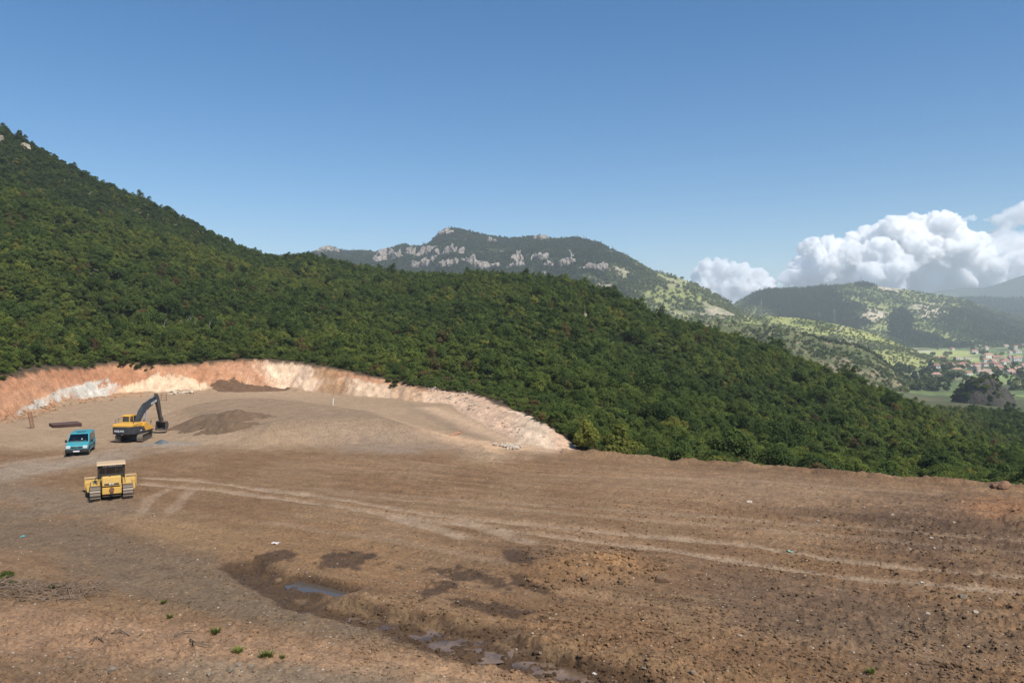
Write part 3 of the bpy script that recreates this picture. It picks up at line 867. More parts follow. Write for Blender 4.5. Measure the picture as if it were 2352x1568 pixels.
def scatter(name, pts, idx, scale, rot, tint, coll, label, cat):
    me = bpy.data.meshes.new(name)
    me.vertices.add(len(pts)); me.vertices.foreach_set('co', np.asarray(pts, np.float32).ravel())
    a = me.attributes.new('pick', 'INT', 'POINT'); a.data.foreach_set('value', np.asarray(idx, np.int32))
    a = me.attributes.new('rot', 'FLOAT_VECTOR', 'POINT'); a.data.foreach_set('vector', np.asarray(rot, np.float32).ravel())
    a = me.attributes.new('size', 'FLOAT_VECTOR', 'POINT'); a.data.foreach_set('vector', np.asarray(scale, np.float32).ravel())
    set_float(me, 'tint', tint)
    o = link(name, me); tag(o, label, cat, kind='stuff')
    ng = bpy.data.node_groups.new(name, 'GeometryNodeTree')
    ng.interface.new_socket('Geometry', in_out='INPUT', socket_type='NodeSocketGeometry')
    ng.interface.new_socket('Geometry', in_out='OUTPUT', socket_type='NodeSocketGeometry')
    N = ng.nodes; gi = N.new('NodeGroupInput'); go = N.new('NodeGroupOutput')
    m2p = N.new('GeometryNodeMeshToPoints')
    ci = N.new('GeometryNodeCollectionInfo'); ci.inputs['Collection'].default_value = coll
    ci.inputs['Separate Children'].default_value = True; ci.inputs['Reset Children'].default_value = True
    ip = N.new('GeometryNodeInstanceOnPoints'); ip.inputs['Pick Instance'].default_value = True
    def na(n, t):
        x = N.new('GeometryNodeInputNamedAttribute'); x.data_type = t; x.inputs['Name'].default_value = n
        return [s for s in x.outputs if s.enabled and s.name == 'Attribute'][0]
    Lk = ng.links.new
    Lk(gi.outputs[0], m2p.inputs[0]); Lk(m2p.outputs[0], ip.inputs['Points']); Lk(ci.outputs[0], ip.inputs['Instance'])
    Lk(na('pick', 'INT'), ip.inputs['Instance Index']); Lk(na('rot', 'FLOAT_VECTOR'), ip.inputs['Rotation']); Lk(na('size', 'FLOAT_VECTOR'), ip.inputs['Scale'])
    Lk(ip.outputs[0], go.inputs[0])
    md = o.modifiers.new('scatter', 'NODES'); md.node_group = ng
    return o

# ---- the wood on the near hill
sp_ = 1.95
gx, gy = np.meshgrid(np.arange(-330, 260, sp_), np.arange(60, 520, sp_))
gx = (gx + rng.uniform(-0.48, 0.48, gx.shape) * sp_).ravel(); gy = (gy + rng.uniform(-0.48, 0.48, gy.shape) * sp_).ravel()
pxs = 1176 + FOC * gx / gy
k = (pxs > -170) & (pxs < 2560); gx, gy, pxs = gx[k], gy[k], pxs[k]
sd_ = site_dist(gx, gy); wb = np.interp(pxs, [-700, 700, 900, 1000, 1312, 1330, 3000], [5.2, 5.0, 5.0, 5.2, 5.0, 4.0, 4.0])
ridge_d = np.interp(pxs, [-400, 600, 1312, 1700, 2100, 2250, 2560], [450, 425, 350, 310, 420, 520, 520])
k = (sd_ > wb + 0.2) & (gy < ridge_d + 14); gx, gy, pxs, sd_ = gx[k], gy[k], pxs[k], sd_[k]
gzz = terrain(gx, gy)
ppx, ppy = proj(gx, gy, gzz)
# open scrubby ground beside the lower cut and along a dry strip
open1 = blob(ppx, ppy, 1110, 925, 150, 42, 18, 0.4); strip = blob(ppx, ppy, 420, 540, 420, 24, 22, 0.5)
keep = rng.random(len(gx)) > np.maximum(open1 * 0.55, 0.12)
gx, gy, gzz, ppx, ppy, sd_, open1, strip, pxs = [a[keep] for a in (gx, gy, gzz, ppx, ppy, sd_, open1, strip, pxs)]
wbs = np.interp(pxs, [-700, 700, 900, 1000, 1312, 1330, 3000], [5.2, 5.0, 5.0, 5.2, 5.0, 4.0, 4.0])
n = len(gx)
zone = fbm(gx / 45, gy / 45, 4, 151); zone2 = fbm(gx / 14, gy / 14, 3, 155)
tint = 0.30 + 0.22 * zone + 0.18 * zone2 + rng.normal(0, 0.12, n) - 0.10 * sstep(600, 250, ppx) * sstep(560, 440, ppy)
tint += 0.10 * blob(ppx, ppy, 330, 780, 420, 45, 0, 0.6) + 0.06 * open1 + 0.10 * strip + 0.16 * blob(ppx, ppy, 2210, 965, 160, 26, 29, 0.5)  # last term: sunlit break along the right ridge, put into leaf tint
tint += 0.10 * blob(ppx, ppy, 2080, 960, 260, 60, 24, 0.7)  # paler leaf tint stands in for sunlight on the lower right slope
tint -= 0.10 * blob(ppx, ppy, 1600, 960, 360, 80, 12, 0.7) + 0.12 * blob(ppx, ppy, 2330, 1060, 110, 70, 0, 0.6)
spur = np.interp(ppx, [-200, 0, 350, 700, 900], [360, 430, 545, 612, 640]); up_ = sstep(2, 14, gy - np.interp(pxs, [-400, 0, 200, 400, 600, 720], [300, 305, 321, 332, 332, 345])) * sstep(860, 700, ppx)
tint -= 0.22 * up_; tint += 0.18 * blob(ppy - spur, ppx * 0, 22, 0, 30, 1, 0, 0.6) * (ppx < 760)
u = rng.random(n)
tint = np.where(u < 0.03, 0.78 + 0.06 * rng.random(n), tint); tint = np.where(u > 0.978, rng.uniform(0.88, 0.98, n), tint)
tint = np.clip(tint, 0.02, 0.98)
scl = rng.uniform(0.42, 0.72, n) * (1 + 0.18 * zone2); scl *= 1 - 0.45 * open1; scl *= np.interp(sd_, [5, 20], [0.62, 1.0])
scl *= 1 - 0.3 * strip; scl *= 1 + 0.15 * up_
big = rng.random(n) < 0.04; scl = np.where(big, scl * 1.6, scl); tint = np.where(big, np.minimum(tint, 0.15), tint)
pick = rng.integers(0, 6, n); pick = np.where((open1 > 0.3) & (rng.random(n) < 0.7), 4, pick)
rotz = rng.uniform(0, 6.283, n)
# the trees that show largest are things of their own
vis = (ppx > -40) & (ppx < 2390) & (ppy < 1150)
score = np.where(vis, scl * np.array([p[2] for p in NEAR])[pick] / gy, -1)
order = np.argsort(-score)[:286]
solo = np.zeros(n, bool); solo[order] = True
rest = ~solo
scatter('wood', np.stack([gx, gy, gzz], 1)[rest], pick[rest], np.stack([scl, scl, scl * rng.uniform(0.85, 1.15, n)], 1)[rest],
        np.stack([rng.normal(0, .06, n), rng.normal(0, .06, n), rotz], 1)[rest], tint[rest], proto_col, 'dense green broadleaf wood covering the hillside above the cut', 'wood')

def put_tree(x, y, z, k, s, rz, tn, label, group, sz=None, name='tree'):
    cm, tm, h, w = NEAR[k]
    e = empty(name, (x, y, z), rz, label, 'tree', group); e.scale = (s, s, sz or s)
    a = link('crown', cm, None, e); a['tint'] = float(tn)
    b = link('trunk', tm, None, e)
    return e
for i in order:
    tn = tint[i]
    kindl = ('dark green', 'mid green', 'light green', 'yellow green', 'reddish brown')[int(np.digitize(tn, [0.25, 0.48, 0.70, 0.88]))]
    size_ = 'low' if scl[i] * NEAR[pick[i]][2] < 3.0 else ('tall' if scl[i] * NEAR[pick[i]][2] > 4.2 else 'middling')
    far_ = sd_[i] - wbs[i]; row_ = 'in the front row' if far_ < 5 else ('in the second row' if far_ < 11 else 'farther back')
    if open1[i] > 0.3:
        lab, grp = f'{size_} {kindl} bush {row_} on the open ground above the lower cut', kindl + ' bushes above the lower cut'
    elif ppx[i] > 1315:
        st_ = ('near the end of the lower cut', 'left of the middle of the fill edge', 'right of the middle of the fill edge', 'toward the right part of the fill edge', 'by the boulder at the fill edge')[int(np.digitize(ppx[i], [1500, 1750, 2000, 2200]))]
        lab, grp = f'{size_} {kindl} tree {row_} {st_}', kindl + ' trees behind the fill edge'
    else:
        st_ = ('left of the white rock face', 'above the white rock face', 'above the cream rock', 'above the dark soil heap', 'above the tall cream face', 'at the right end of the high cut')[int(np.digitize(ppx[i], [110, 290, 470, 620, 800]))]
        lab, grp = f'{size_} {kindl} bush {row_} {st_}', kindl + ' bushes along the clay cut'
    put_tree(gx[i], gy[i], gzz[i], int(pick[i]), float(scl[i]), float(rotz[i]), tn, lab, grp)
# trees that stand out
for px_, py_, d_, k_, s_, tn_, lab in (
        (1352, 1040, 76, 3, 0.62, 0.78, 'bright yellow green young tree beside the end of the lower cut'),
        (1425, 1050, 76, 0, 0.72, 0.77, 'spreading yellow green bush just right of the brightest young tree'),
        (1480, 1052, 77, 2, 0.60, 0.72, 'low yellow green bush drooping over the edge of the fill'),
        (1628, 1066, 74, 3, 0.80, 0.74, 'bright green bush with yellow twigs behind the middle of the fill edge'),
        (1655, 1068, 75, 1, 0.60, 0.50, 'rounded fresh green bush beside the yellow twigged bush'),
        (1878, 1084, 72, 0, 0.90, 0.93, 'orange brown autumn bush at the fill edge'),
        (1500, 1062, 74, 4, 0.7, 0.74, 'small yellow shrub low against the fill edge'),
        (2330, 1120, 66, 5, 0.95, 0.05, 'very dark leafy tree at the right end of the fill edge')):
    p = at(px_, py_, d_); z_ = gz(p.x, p.y)
    put_tree(p.x, p.y, min(z_, p.z - 0.3), k_, s_ * 1.28, random.random() * 6, tn_, lab, None)

# ---- low undergrowth closing the edges of the wood
q = 1.15; ux, uy = np.meshgrid(np.arange(-110, 90, q), np.arange(50, 170, q)); ux = (ux + rng.uniform(-.5, .5, ux.shape) * q).ravel(); uy = (uy + rng.uniform(-.5, .5, uy.shape) * q).ravel()
us = site_dist(ux, uy); up2 = 1176 + FOC * ux / uy
uw = np.interp(up2, [-700, 700, 900, 1000, 1312, 1330, 3000], [5.2, 5.0, 5.0, 5.4, 5.2, 3.5, 3.5])
k = (up2 > -200) & (up2 < 2560) & (us > uw - 0.5 + 0.5 * fbm(ux * .3, uy * .3, 2, 7)) & (us < uw + 13) & (rng.random(len(ux)) < 0.8); ux, uy, us, uw = ux[k], uy[k], us[k], uw[k]
m = len(ux); uz = terrain(ux, uy); us_ = rng.uniform(0.22, 0.50, m) * np.interp(us - uw, [0, 5], [0.6, 1.0])
ut = np.clip(0.36 + 0.22 * fbm(ux / 12, uy / 12, 3, 5) + rng.normal(0, .14, m), 0.02, 0.9); ut = np.where(rng.random(m) < 0.12, 0.93, ut)
scatter('undergrowth', np.stack([ux, uy, uz], 1), np.where(rng.random(m) < 0.6, 4, 2), np.stack([us_, us_, us_ * rng.uniform(.8, 1.2, m)], 1), np.stack([0 * us_, 0 * us_, rng.random(m) * 6.28], 1), ut, proto_col, 'low undergrowth along the edge of the wood above the cut', 'undergrowth')

# ---- woods on the far hills
def far_scatter(name, hill, per, n_try, label, tint0, pick_con, smul=1.0):
    H = HILLS[hill]; nr, nc = H['X'].shape
    g = np.random.default_rng(abs(hash(name)) % 1000 if False else len(name) * 7)
    a = (H['T'][:, 0] <= 1.02).sum() - 1
    r = g.random(n_try) * (a - 1); c = g.random(n_try) * (nc - 2)
    ri = r.astype(int); ci = c.astype(int); fr = r - ri; fc_ = c - ci
    def S(M): return (M[ri, ci] * (1 - fr) + M[ri + 1, ci] * fr) * (1 - fc_) + (M[ri, ci + 1] * (1 - fr) + M[ri + 1, ci + 1] * fr) * fc_
    x, y, z, d, px, py = [S(H[q]) for q in ('X', 'Y', 'Z', 'dens', 'px', 'py')]
    k = (g.random(n_try) < d) & (px > 600) & (px < 2420)
    x, y, z, d = x[k], y[k], z[k], d[k]; m = len(x)
    con = g.random(m) < pick_con(d)
    idx = np.where(con, g.integers(3, 5, m), g.integers(0, 3, m))
    s = g.uniform(0.6, 1.2, m) * smul
    tn = np.clip(tint0(d) + g.normal(0, 0.13, m), 0, 1)
    scatter(name, np.stack([x, y, z - 0.3], 1), idx, np.stack([s, s, s], 1), np.stack([0 * s, 0 * s, g.random(m) * 6.28], 1), tn, far_col, label, 'wood')
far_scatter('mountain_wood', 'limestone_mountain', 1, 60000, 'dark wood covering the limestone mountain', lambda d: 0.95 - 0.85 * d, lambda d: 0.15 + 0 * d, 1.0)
far_scatter('hill_wood', 'antenna_hill', 1, 42000, 'dark conifer plantations on the antenna hill', lambda d: 0.95 - 0.85 * d, lambda d: 0.1 + 0.8 * (d > 0.6), 1.0)
far_scatter('ridge_scrub', 'scrub_ridge', 1, 12000, 'sparse bushes on the sunlit scrub ridge', lambda d: 0.92 + 0 * d, lambda d: 0 * d, 0.5)
far_scatter('spur_scrub', 'bare_spur', 1, 9000, 'bushes and young pines on the bare spur', lambda d: 0.80 - 0.70 * d, lambda d: 0.25 + 0 * d, 0.5)
far_scatter('ridge_wood', 'forested_ridge', 1, 9000, 'forest on the blue ridge behind the antenna hill', lambda d: 0.2 + 0 * d, lambda d: 0.3 + 0 * d, 2.2)
def hit(px, py):
    '''where the line of sight through (px, py) meets the ground'''
    u, yv, wv = [float(q) for q in ray(px, py)]
    d = np.arange(18, 520, 0.25); k = int(np.argmax(terrain(u / yv * d, d) > CAMZ + wv / yv * d))
    e = np.linspace(d[k] - 0.25, d[k], 12); j = int(np.argmax(terrain(u / yv * e, e) > CAMZ + wv / yv * e)); y = e[j]
    return float(u / yv * y), float(y), float(CAMZ + wv / yv * y)
on = hit

# ================================================================== MATERIALS FOR THINGS
yellow = paint('yellow_paint', (0.66, 0.34, 0.035), 0.5, 0, 0.5, (0.40, 0.27, 0.15))
old_yellow = paint('dusty_yellow_paint', (0.60, 0.375, 0.085), 0.65, 0, 0.55, (0.42, 0.29, 0.18))
roof_yellow = paint('faded_roof_paint', (0.50, 0.35, 0.20), 0.7, 0, 0.3, (0.45, 0.34, 0.24))
charcoal = paint('charcoal_paint', (0.028, 0.032, 0.038), 0.45, 0, 0.35, (0.14, 0.11, 0.085))
boom_grey = paint('boom_grey_paint', (0.035, 0.042, 0.050), 0.4, 0, 0.25, (0.12, 0.10, 0.08))
blackm = paint('black_plastic', (0.018, 0.018, 0.020), 0.6, 0, 0.3, (0.10, 0.08, 0.06))
dark_frame = paint('dark_cab_frame', (0.025, 0.022, 0.018), 0.55, 0, 0.3, (0.10, 0.075, 0.05))
track_mat = paint('worn_track_steel', (0.23, 0.185, 0.14), 0.65, 0.25, 0.7, (0.30, 0.22, 0.15), 6)
track_dark = paint('muddy_track_frame', (0.06, 0.048, 0.036), 0.8, 0.1, 0.6, (0.20, 0.14, 0.09), 4)
teal = paint('teal_paint', (0.028, 0.285, 0.330), 0.34, 0, 0.4, (0.27, 0.25, 0.20), 1.5)
chrome = paint('bare_steel', (0.72, 0.71, 0.68), 0.22, 0.9, 0.1)
white_p = paint('white_paint', (0.78, 0.78, 0.76), 0.5, 0, 0.1)
grey_p = paint('grey_metal', (0.34, 0.34, 0.34), 0.45, 0.4, 0.2)
rust = paint('rusty_steel', (0.21, 0.085, 0.045), 0.85, 0.2, 0.5, (0.33, 0.16, 0.09), 5)
rust_dark = paint('dark_rust', (0.10, 0.052, 0.040), 0.8, 0.2, 0.4, (0.17, 0.10, 0.075), 3)
arm_mud = paint('muddy_arm_paint', (0.060, 0.048, 0.042), 0.6, 0, 0.6, (0.21, 0.15, 0.10), 3)
tyre_m = paint('tyre_rubber', (0.03, 0.03, 0.03), 0.85, 0, 0.6, (0.2, 0.15, 0.1), 6)
lamp_m = paint('lamp_lens', (0.50, 0.52, 0.50), 0.12, 0, 0.1)
hivis = paint('hi_vis_fabric', (0.66, 0.70, 0.22), 0.8, 0, 0.05)
board_m = paint('red_board', (0.42, 0.20, 0.12), 0.8, 0, 0.4, (0.45, 0.30, 0.2), 4)
pile_grey = paint('grey_tarp', (0.085, 0.10, 0.105), 0.6, 0, 0.2, (0.2, 0.18, 0.15), 4)
def glass(name, tintc, alpha):
    T = NT(name); T.n.remove(T.b)
    tr = T.new('ShaderNodeBsdfTransparent'); tr.inputs[0].default_value = (*tintc, 1)
    gl = T.new('ShaderNodeBsdfGlossy'); gl.inputs['Roughness'].default_value = 0.03
    fr = T.new('ShaderNodeFresnel'); fr.inputs[0].default_value = 1.5
    f = T.math('ADD', T.math('MULTIPLY', fr.outputs[0], 0.9), alpha)
    mx = T.new('ShaderNodeMixShader'); T.l.new(f, mx.inputs[0]); T.l.new(tr.outputs[0], mx.inputs[1]); T.l.new(gl.outputs[0], mx.inputs[2])
    T.l.new(mx.outputs[0], T.o.inputs[0]); return T.m
pane = glass('window_glass', (0.55, 0.58, 0.56), 0.04)
dusty_pane = glass('dusty_glass', (0.36, 0.34, 0.32), 0.10)
side_glass = paint('dark_side_glass', (0.055, 0.058, 0.06), 0.12, 0, 0.25, (0.20, 0.17, 0.14))

def TR(x, y, z, rx=0, ry=0, rz=0): return Matrix.Translation((x, y, z)) @ Euler((rx, ry, rz)).to_matrix().to_4x4()

def loop_path(L, r0, r1, z0, z1, n):
    """closed track loop in (y, z): n evenly spaced points with tangent angles"""
    pts = []
    def arc(cy, cz, r, a0, a1, m):
        for i in range(m + 1):
            a = a0 + (a1 - a0) * i / m; pts.append((cy + r * math.cos(a), cz + r * math.sin(a)))
    arc(L / 2, z1, r1, -math.pi / 2, math.pi / 2, 14)
    arc(-L / 2, z0, r0, math.pi / 2, 3 * math.pi / 2, 14)
    pts.append(pts[0]); P = np.array(pts); s = np.r_[0, np.cumsum(np.hypot(*np.diff(P, axis=0).T))]
    q = np.linspace(0, s[-1], n, endpoint=False)
    y = np.interp(q, s, P[:, 0]); z = np.interp(q, s, P[:, 1])
    y2 = np.interp((q + 0.03) % s[-1], s, P[:, 0]); z2 = np.interp((q + 0.03) % s[-1], s, P[:, 1])
    return [(y[i], z[i], math.atan2(z2[i] - z[i], y2[i] - y[i])) for i in range(n)], s[-1], P

# ================================================================== BULLDOZER (rear towards the camera)
def ground_align(x, y, rz, half):
    """rotation that lays a machine on the slope under it"""
    h = Vector((-math.sin(rz), math.cos(rz))); r = Vector((math.cos(rz), math.sin(rz)))
    def g2(a, b): return float(np.mean([gz(x + h.x * (a + da) + r.x * (b + db), y + h.y * (a + da) + r.y * (b + db)) for da in (-.5, 0, .5) for db in (-.4, .4)]))
    zf, zb, zl, zr = g2(half, 0), g2(-half, 0), g2(0, -1), g2(0, 1)
    pitch = math.atan2(zf - zb, 2 * half); roll = math.atan2(zl - zr, 2.0)
    return Euler((pitch * 0.8, roll * 0.6, rz), 'XYZ'), max((zf + zb) / 2, (zl + zr) / 2)

x0, y0 = G(256, 1136)
hz = R(28)
eul, zz = ground_align(x0, y0, hz, 1.4)
D = empty('bulldozer', (x0, y0, zz + 0.02), 0, 'dusty yellow crawler bulldozer seen from behind with dark framed cab', 'bulldozer')
D.rotation_euler = eul; D.scale = (0.89,) * 3
GA, SW = 1.14, 0.72                                   # half gauge, shoe width
for sx in (-1, 1):
    path, Ln, P_ = loop_path(2.55, 0.46, 0.42, 0.50, 0.46, 38)
    tf = MB().prism([(-1.25, .30), (1.25, .28), (1.3, .62), (-1.3, .66)], -0.16, 0.16, 'x', 0.03)
    for k in range(6): tf.cyl((-0.2, -1.0 + k * 0.4, 0.18), (0.2, -1.0 + k * 0.4, 0.18), 0.12, 12)
    tf.cyl((-0.18, 1.27, .46), (0.18, 1.27, .46), 0.36, 20)
    tk = tf.build('track', track_dark, D); tk.location = (sx * GA, 0, 0)
    sm = MB().box((0, 0, 0), (SW, 0.185, 0.035), 0.006).box((0, 0.075, 0.045), (SW, 0.022, 0.07), 0.004).mesh('track_shoe')
    sm.materials.append(track_mat)
    for (yy, z_, a) in path:
        so = link('track_shoe', sm, None, tk); so.location = (0, yy, z_); so.rotation_euler = (a + math.pi, 0, 0)
        so.rotation_euler = (a, 0, 0); so.scale = (1, 1, -1)
    MB().cyl((-0.10, -1.27, .50), (0.10, -1.27, .50), 0.40, 22).build('sprocket', track_dark, tk)
# hull, rear case and drawbar
MB().prism([(-1.35, .42), (1.9, .42), (1.9, .95), (-1.0, 1.02), (-1.35, .88)], -0.70, 0.70, 'x', 0.05).build('hull', yellow if False else old_yellow, D)
MB().prism([(-1.62, .48), (-1.35, .40), (-1.35, 1.0), (-1.55, .98)], -0.66, 0.66, 'x', 0.04).build('rear_case', paint('case_yellow', (0.56, 0.33, 0.055), 0.6, 0, 0.4), D)
MB().box((0, -1.72, .58), (0.22, 0.30, 0.16), 0.03).cyl((0, -1.80, .48), (0, -1.80, .70), 0.045).build('drawbar', rust_dark, D)
MB().cyl((0, -1.60, .82), (0, -1.68, .82), 0.17, 20).build('cover_plate', rust, D)
MB().box((0, -1.2, .32), (1.3, 0.6, 0.14), 0.03).build('belly_guard', track_dark, D)
# fuel tank with the number plate
ft = MB().prism([(-1.62, 1.08), (-1.02, 1.08), (-1.02, 1.80), (-1.52, 1.80)], -0.66, 0.66, 'x', 0.08).build('fuel_tank', old_yellow, D)
tilt = math.atan2(0.10, 0.72)
MB().box((0, 0, 0), (1.02, 0.02, 0.12), 0.004).build('name_plate', dark_frame, ft).matrix_local = TR(0, -1.612, 1.235, tilt * -1)
text_obj('lettering', 'D6C', 0.15, white_p, ft, TR(0, -1.632, 1.235, math.pi / 2 - tilt), 0.006, 1.15)
MB().cyl((-0.12, -1.35, 1.80), (-0.12, -1.35, 1.88), 0.07).build('filler_cap', rust_dark, ft)
# fenders and the side tanks
for sx in (-1, 1):
    MB().prism([(-1.05, 1.06), (1.0, 1.06), (1.0, 1.14), (-1.05, 1.14)], sx * 0.70, sx * 1.42, 'x', 0.01).build('fender', old_yellow, D)
    MB().box((sx * 0.86, -0.55, 1.36), (0.32, 0.9, 0.46), 0.04).build('side_box', old_yellow, D)
    MB().tube([(sx * 0.98, -0.98, 1.12), (sx * 0.86, -1.0, 1.78), (sx * 0.72, -0.95, 1.80)], 0.022, 6).build('grab_rail', dark_frame, D)
MB().tube([(-0.76, -1.10, 1.12), (-0.76, -1.14, 1.86), (0.76, -1.14, 1.86), (0.76, -1.10, 1.12)], 0.028, 6).build('rear_rail', dark_frame, D)
MB().tube([(-1.25, -0.75, 1.14), (-1.05, -0.98, 1.78), (-0.82, -1.0, 1.80)], 0.024, 6).build('grab_rail', dark_frame, D)
# hood and engine at the front
hd = MB().prism([(0.35, 1.0), (1.95, 1.0), (1.95, 1.72), (0.35, 1.82)], -0.48, 0.48, 'x', 0.06).build('hood', old_yellow, D)
MB().cyl((0.18, 1.2, 1.7), (0.18, 1.2, 2.35), 0.06).build('exhaust_pipe', rust_dark, hd)
MB().box((0, 1.97, 1.36), (0.8, 0.03, 0.62), 0.01).build('radiator_grille', dark_frame, hd)
# cab: four posts, header with lettering, window frames and panes, roof
cab = empty('cab', (0, 0, 0.16)); cab.parent = D; cab.scale = (1.17, 1, 0.90)
cab_floor = MB().box((0, -0.3, 1.10), (1.4, 1.25, 0.06), 0.01).build('floor', dark_frame, cab)
for sx in (-1, 1):
    for yy in (-0.94, 0.30): MB().box((sx * 0.76, yy, 2.12), (0.11, 0.11, 1.32), 0.015).build('post', dark_frame, cab)
    sw = MB().box((sx * 0.76, -0.32, 1.62), (0.04, 1.12, 0.30), 0.01).build('side_panel', dark_frame, cab)
MB().box((0, -0.95, 2.63), (1.52, 0.07, 0.24), 0.012).build('header', dark_frame, cab)
MB().box((0, -0.95, 1.90), (1.44, 0.05, 0.16), 0.01).build('rear_sill', dark_frame, cab)
for xm in (-0.34, 0.27): MB().box((xm, -0.95, 2.24), (0.07, 0.05, 0.58), 0.008).build('window_bar', dark_frame, cab)
for xa, xb in ((-0.70, -0.375), (-0.305, 0.235), (0.305, 0.70)): MB().box(((xa + xb) / 2, -0.94, 2.24), (xb - xa, 0.012, 0.55)).build('pane', dusty_pane, cab)
MB().box((0, 0.31, 2.63), (1.52, 0.07, 0.20), 0.012).build('header', dark_frame, cab)
MB().box((0, 0.31, 1.75), (1.44, 0.05, 0.5), 0.01).build('dash_panel', dark_frame, cab)
MB().box((0, 0.31, 2.26), (1.42, 0.012, 0.55)).build('pane', dusty_pane, cab)
MB().box((0.02, -0.30, 1.55), (0.55, 0.5, 0.18), 0.05).box((0.02, -0.55, 1.88), (0.52, 0.14, 0.62), 0.05).build('seat', blackm, cab)
MB().prism([(-1.16, 2.75), (0.50, 2.75), (0.44, 2.86), (-1.06, 2.86)], -0.86, 0.86, 'x', 0.02).build('roof', roof_yellow, cab)
text_obj('lettering', 'CATERPILLAR', 0.20, white_p, cab, TR(0.08, -0.990, 2.63, math.pi / 2), 0.006, 0.98)
# blade and push arms
bl = MB().prism([(2.42, .16), (2.58, .20), (2.44, .45), (2.42, .75), (2.52, 1.02), (2.62, 1.16), (2.50, 1.18), (2.36, 1.02), (2.30, .72), (2.32, .42)], -1.90, 1.90, 'x').build('blade', old_yellow, D)
for sx in (-1, 1):
    MB().box((sx * 1.86, 2.44, .68), (0.05, 0.36, 1.0), 0.01).build('end_plate', old_yellow, bl)
    MB().tube([(sx * 1.62, -0.1, .55), (sx * 1.66, 1.6, .50), (sx * 1.62, 2.36, .40)], [0.10, 0.12, 0.11], 6).build('push_arm', old_yellow, D)
    MB().cyl((sx * 0.55, 1.55, 1.35), (sx * 0.45, 2.34, .75), 0.06, 10).build('lift_cylinder', chrome, D)
MB().box((0, 2.36, 1.12), (3.7, 0.10, 0.14), 0.02).build('top_beam', roof_yellow, bl)  # paler than the blade: light on its top edge put into the paint

# ================================================================== EXCAVATOR (boom pointing away)
x0, y0, _z = on(309, 1011)
E = empty('excavator', (x0, y0, _z + 0.02), 0, 'yellow and charcoal crawler excavator with raised boom, its bucket near the ground', 'excavator')
TZ = R(9); E.scale = (0.90,) * 3
for sx in (-1, 1):
    path, Ln, P_ = loop_path(3.35, 0.42, 0.42, 0.44, 0.44, 46)
    b = MB().prism([(-1.6, .22), (1.6, .22), (1.7, .62), (-1.7, .62)], -0.17, 0.17, 'x', 0.03)
    for k in range(7): b.cyl((-0.2, -1.35 + k * 0.45, 0.16), (0.2, -1.35 + k * 0.45, 0.16), 0.11, 10)
    tk = b.build('track', track_dark, E); tk.matrix_local = TR(0, 0, 0, 0, 0, TZ) @ TR(sx * 1.16, 0, 0)
    c = MB()
    for (yy, z_, a) in path:
        e = Euler((a, 0, 0)); c.box((0, yy, z_), (0.60, 0.15, 0.035), 0, e)
        q = Vector((0, 0.0, -0.03)); q.rotate(e); c.box((q.x, yy + q.y, z_ + q.z), (0.60, 0.03, 0.04), 0, e)
    c.build('shoes', track_mat, tk)
    for yy in (-1.67, 1.67): MB().cyl((-0.2, yy, .44), (0.2, yy, .44), 0.34, 18).build('wheel', track_dark, tk)
MB().box((0, 0, .62), (1.7, 2.0, 0.34), 0.06).cyl((0, 0, .75), (0, 0, 1.02), 0.62, 24).build('undercarriage', track_dark, E).rotation_euler = (0, 0, TZ)
UPP = empty('upper_body', (0, 0, 0), R(-4)); UPP.parent = E
# counterweight: rounded charcoal mass at the rear
prof = [(-1.36, -1.55), (-1.36, -2.0), (-1.15, -2.42), (-0.7, -2.62), (0, -2.68), (0.7, -2.62), (1.15, -2.42), (1.36, -2.0), (1.36, -1.55)]
cw = MB().prism(prof, 1.00, 1.83, 'z', 0.05).build('counterweight', charcoal, UPP)
text_obj('lettering', 'VOLVO', 0.27, white_p, cw, TR(-0.25, -2.695, 1.38, math.pi / 2, 0, 0), 0.008, 1.25)
# deck, charcoal right flank sweeping up, yellow hood and front
MB().box((0, 0.1, 1.05), (2.66, 3.4, 0.12), 0.02).build('deck', blackm, UPP)
MB().prism([(-1.55, 1.06), (0.05, 1.10), (-0.10, 1.35), (-0.5, 1.62), (-1.0, 1.80), (-1.55, 1.82)], 1.20, 1.34, 'x', 0.02).build('flank', charcoal, UPP)
text_obj('lettering', '240', 0.17, white_p, UPP, TR(1.352, -1.0, 1.30, math.pi / 2, 0, math.pi / 2), 0.004, 1.2)
MB().prism([(-2.55, 1.84), (-0.2, 1.84), (-0.2, 2.10), (-0.5, 2.16), (-2.3, 2.14), (-2.5, 2.04)], -1.12, 1.16, 'x', 0.05).build('engine_hood', yellow, UPP)
MB().prism([(-1.54, 1.12), (0.10, 1.12), (0.10, 1.84), (-1.54, 1.84)], -1.30, 1.19, 'x', 0.03).build('machinery_house', yellow, UPP)
MB().prism([(0.06, 1.12), (1.55, 1.16), (1.62, 1.40), (1.50, 1.62), (0.75, 1.70), (0.45, 2.10), (-0.18, 2.12), (-0.35, 1.75)], 0.45, 1.33, 'x', 0.05).build('tool_box', yellow, UPP)
MB().tube([(1.15, 1.45, 1.6), (1.15, 1.5, 2.05)], 0.02, 6).box((1.15, 1.5, 1.98), (0.10, 0.08, 0.26), 0.02).build('mirror', blackm, UPP)
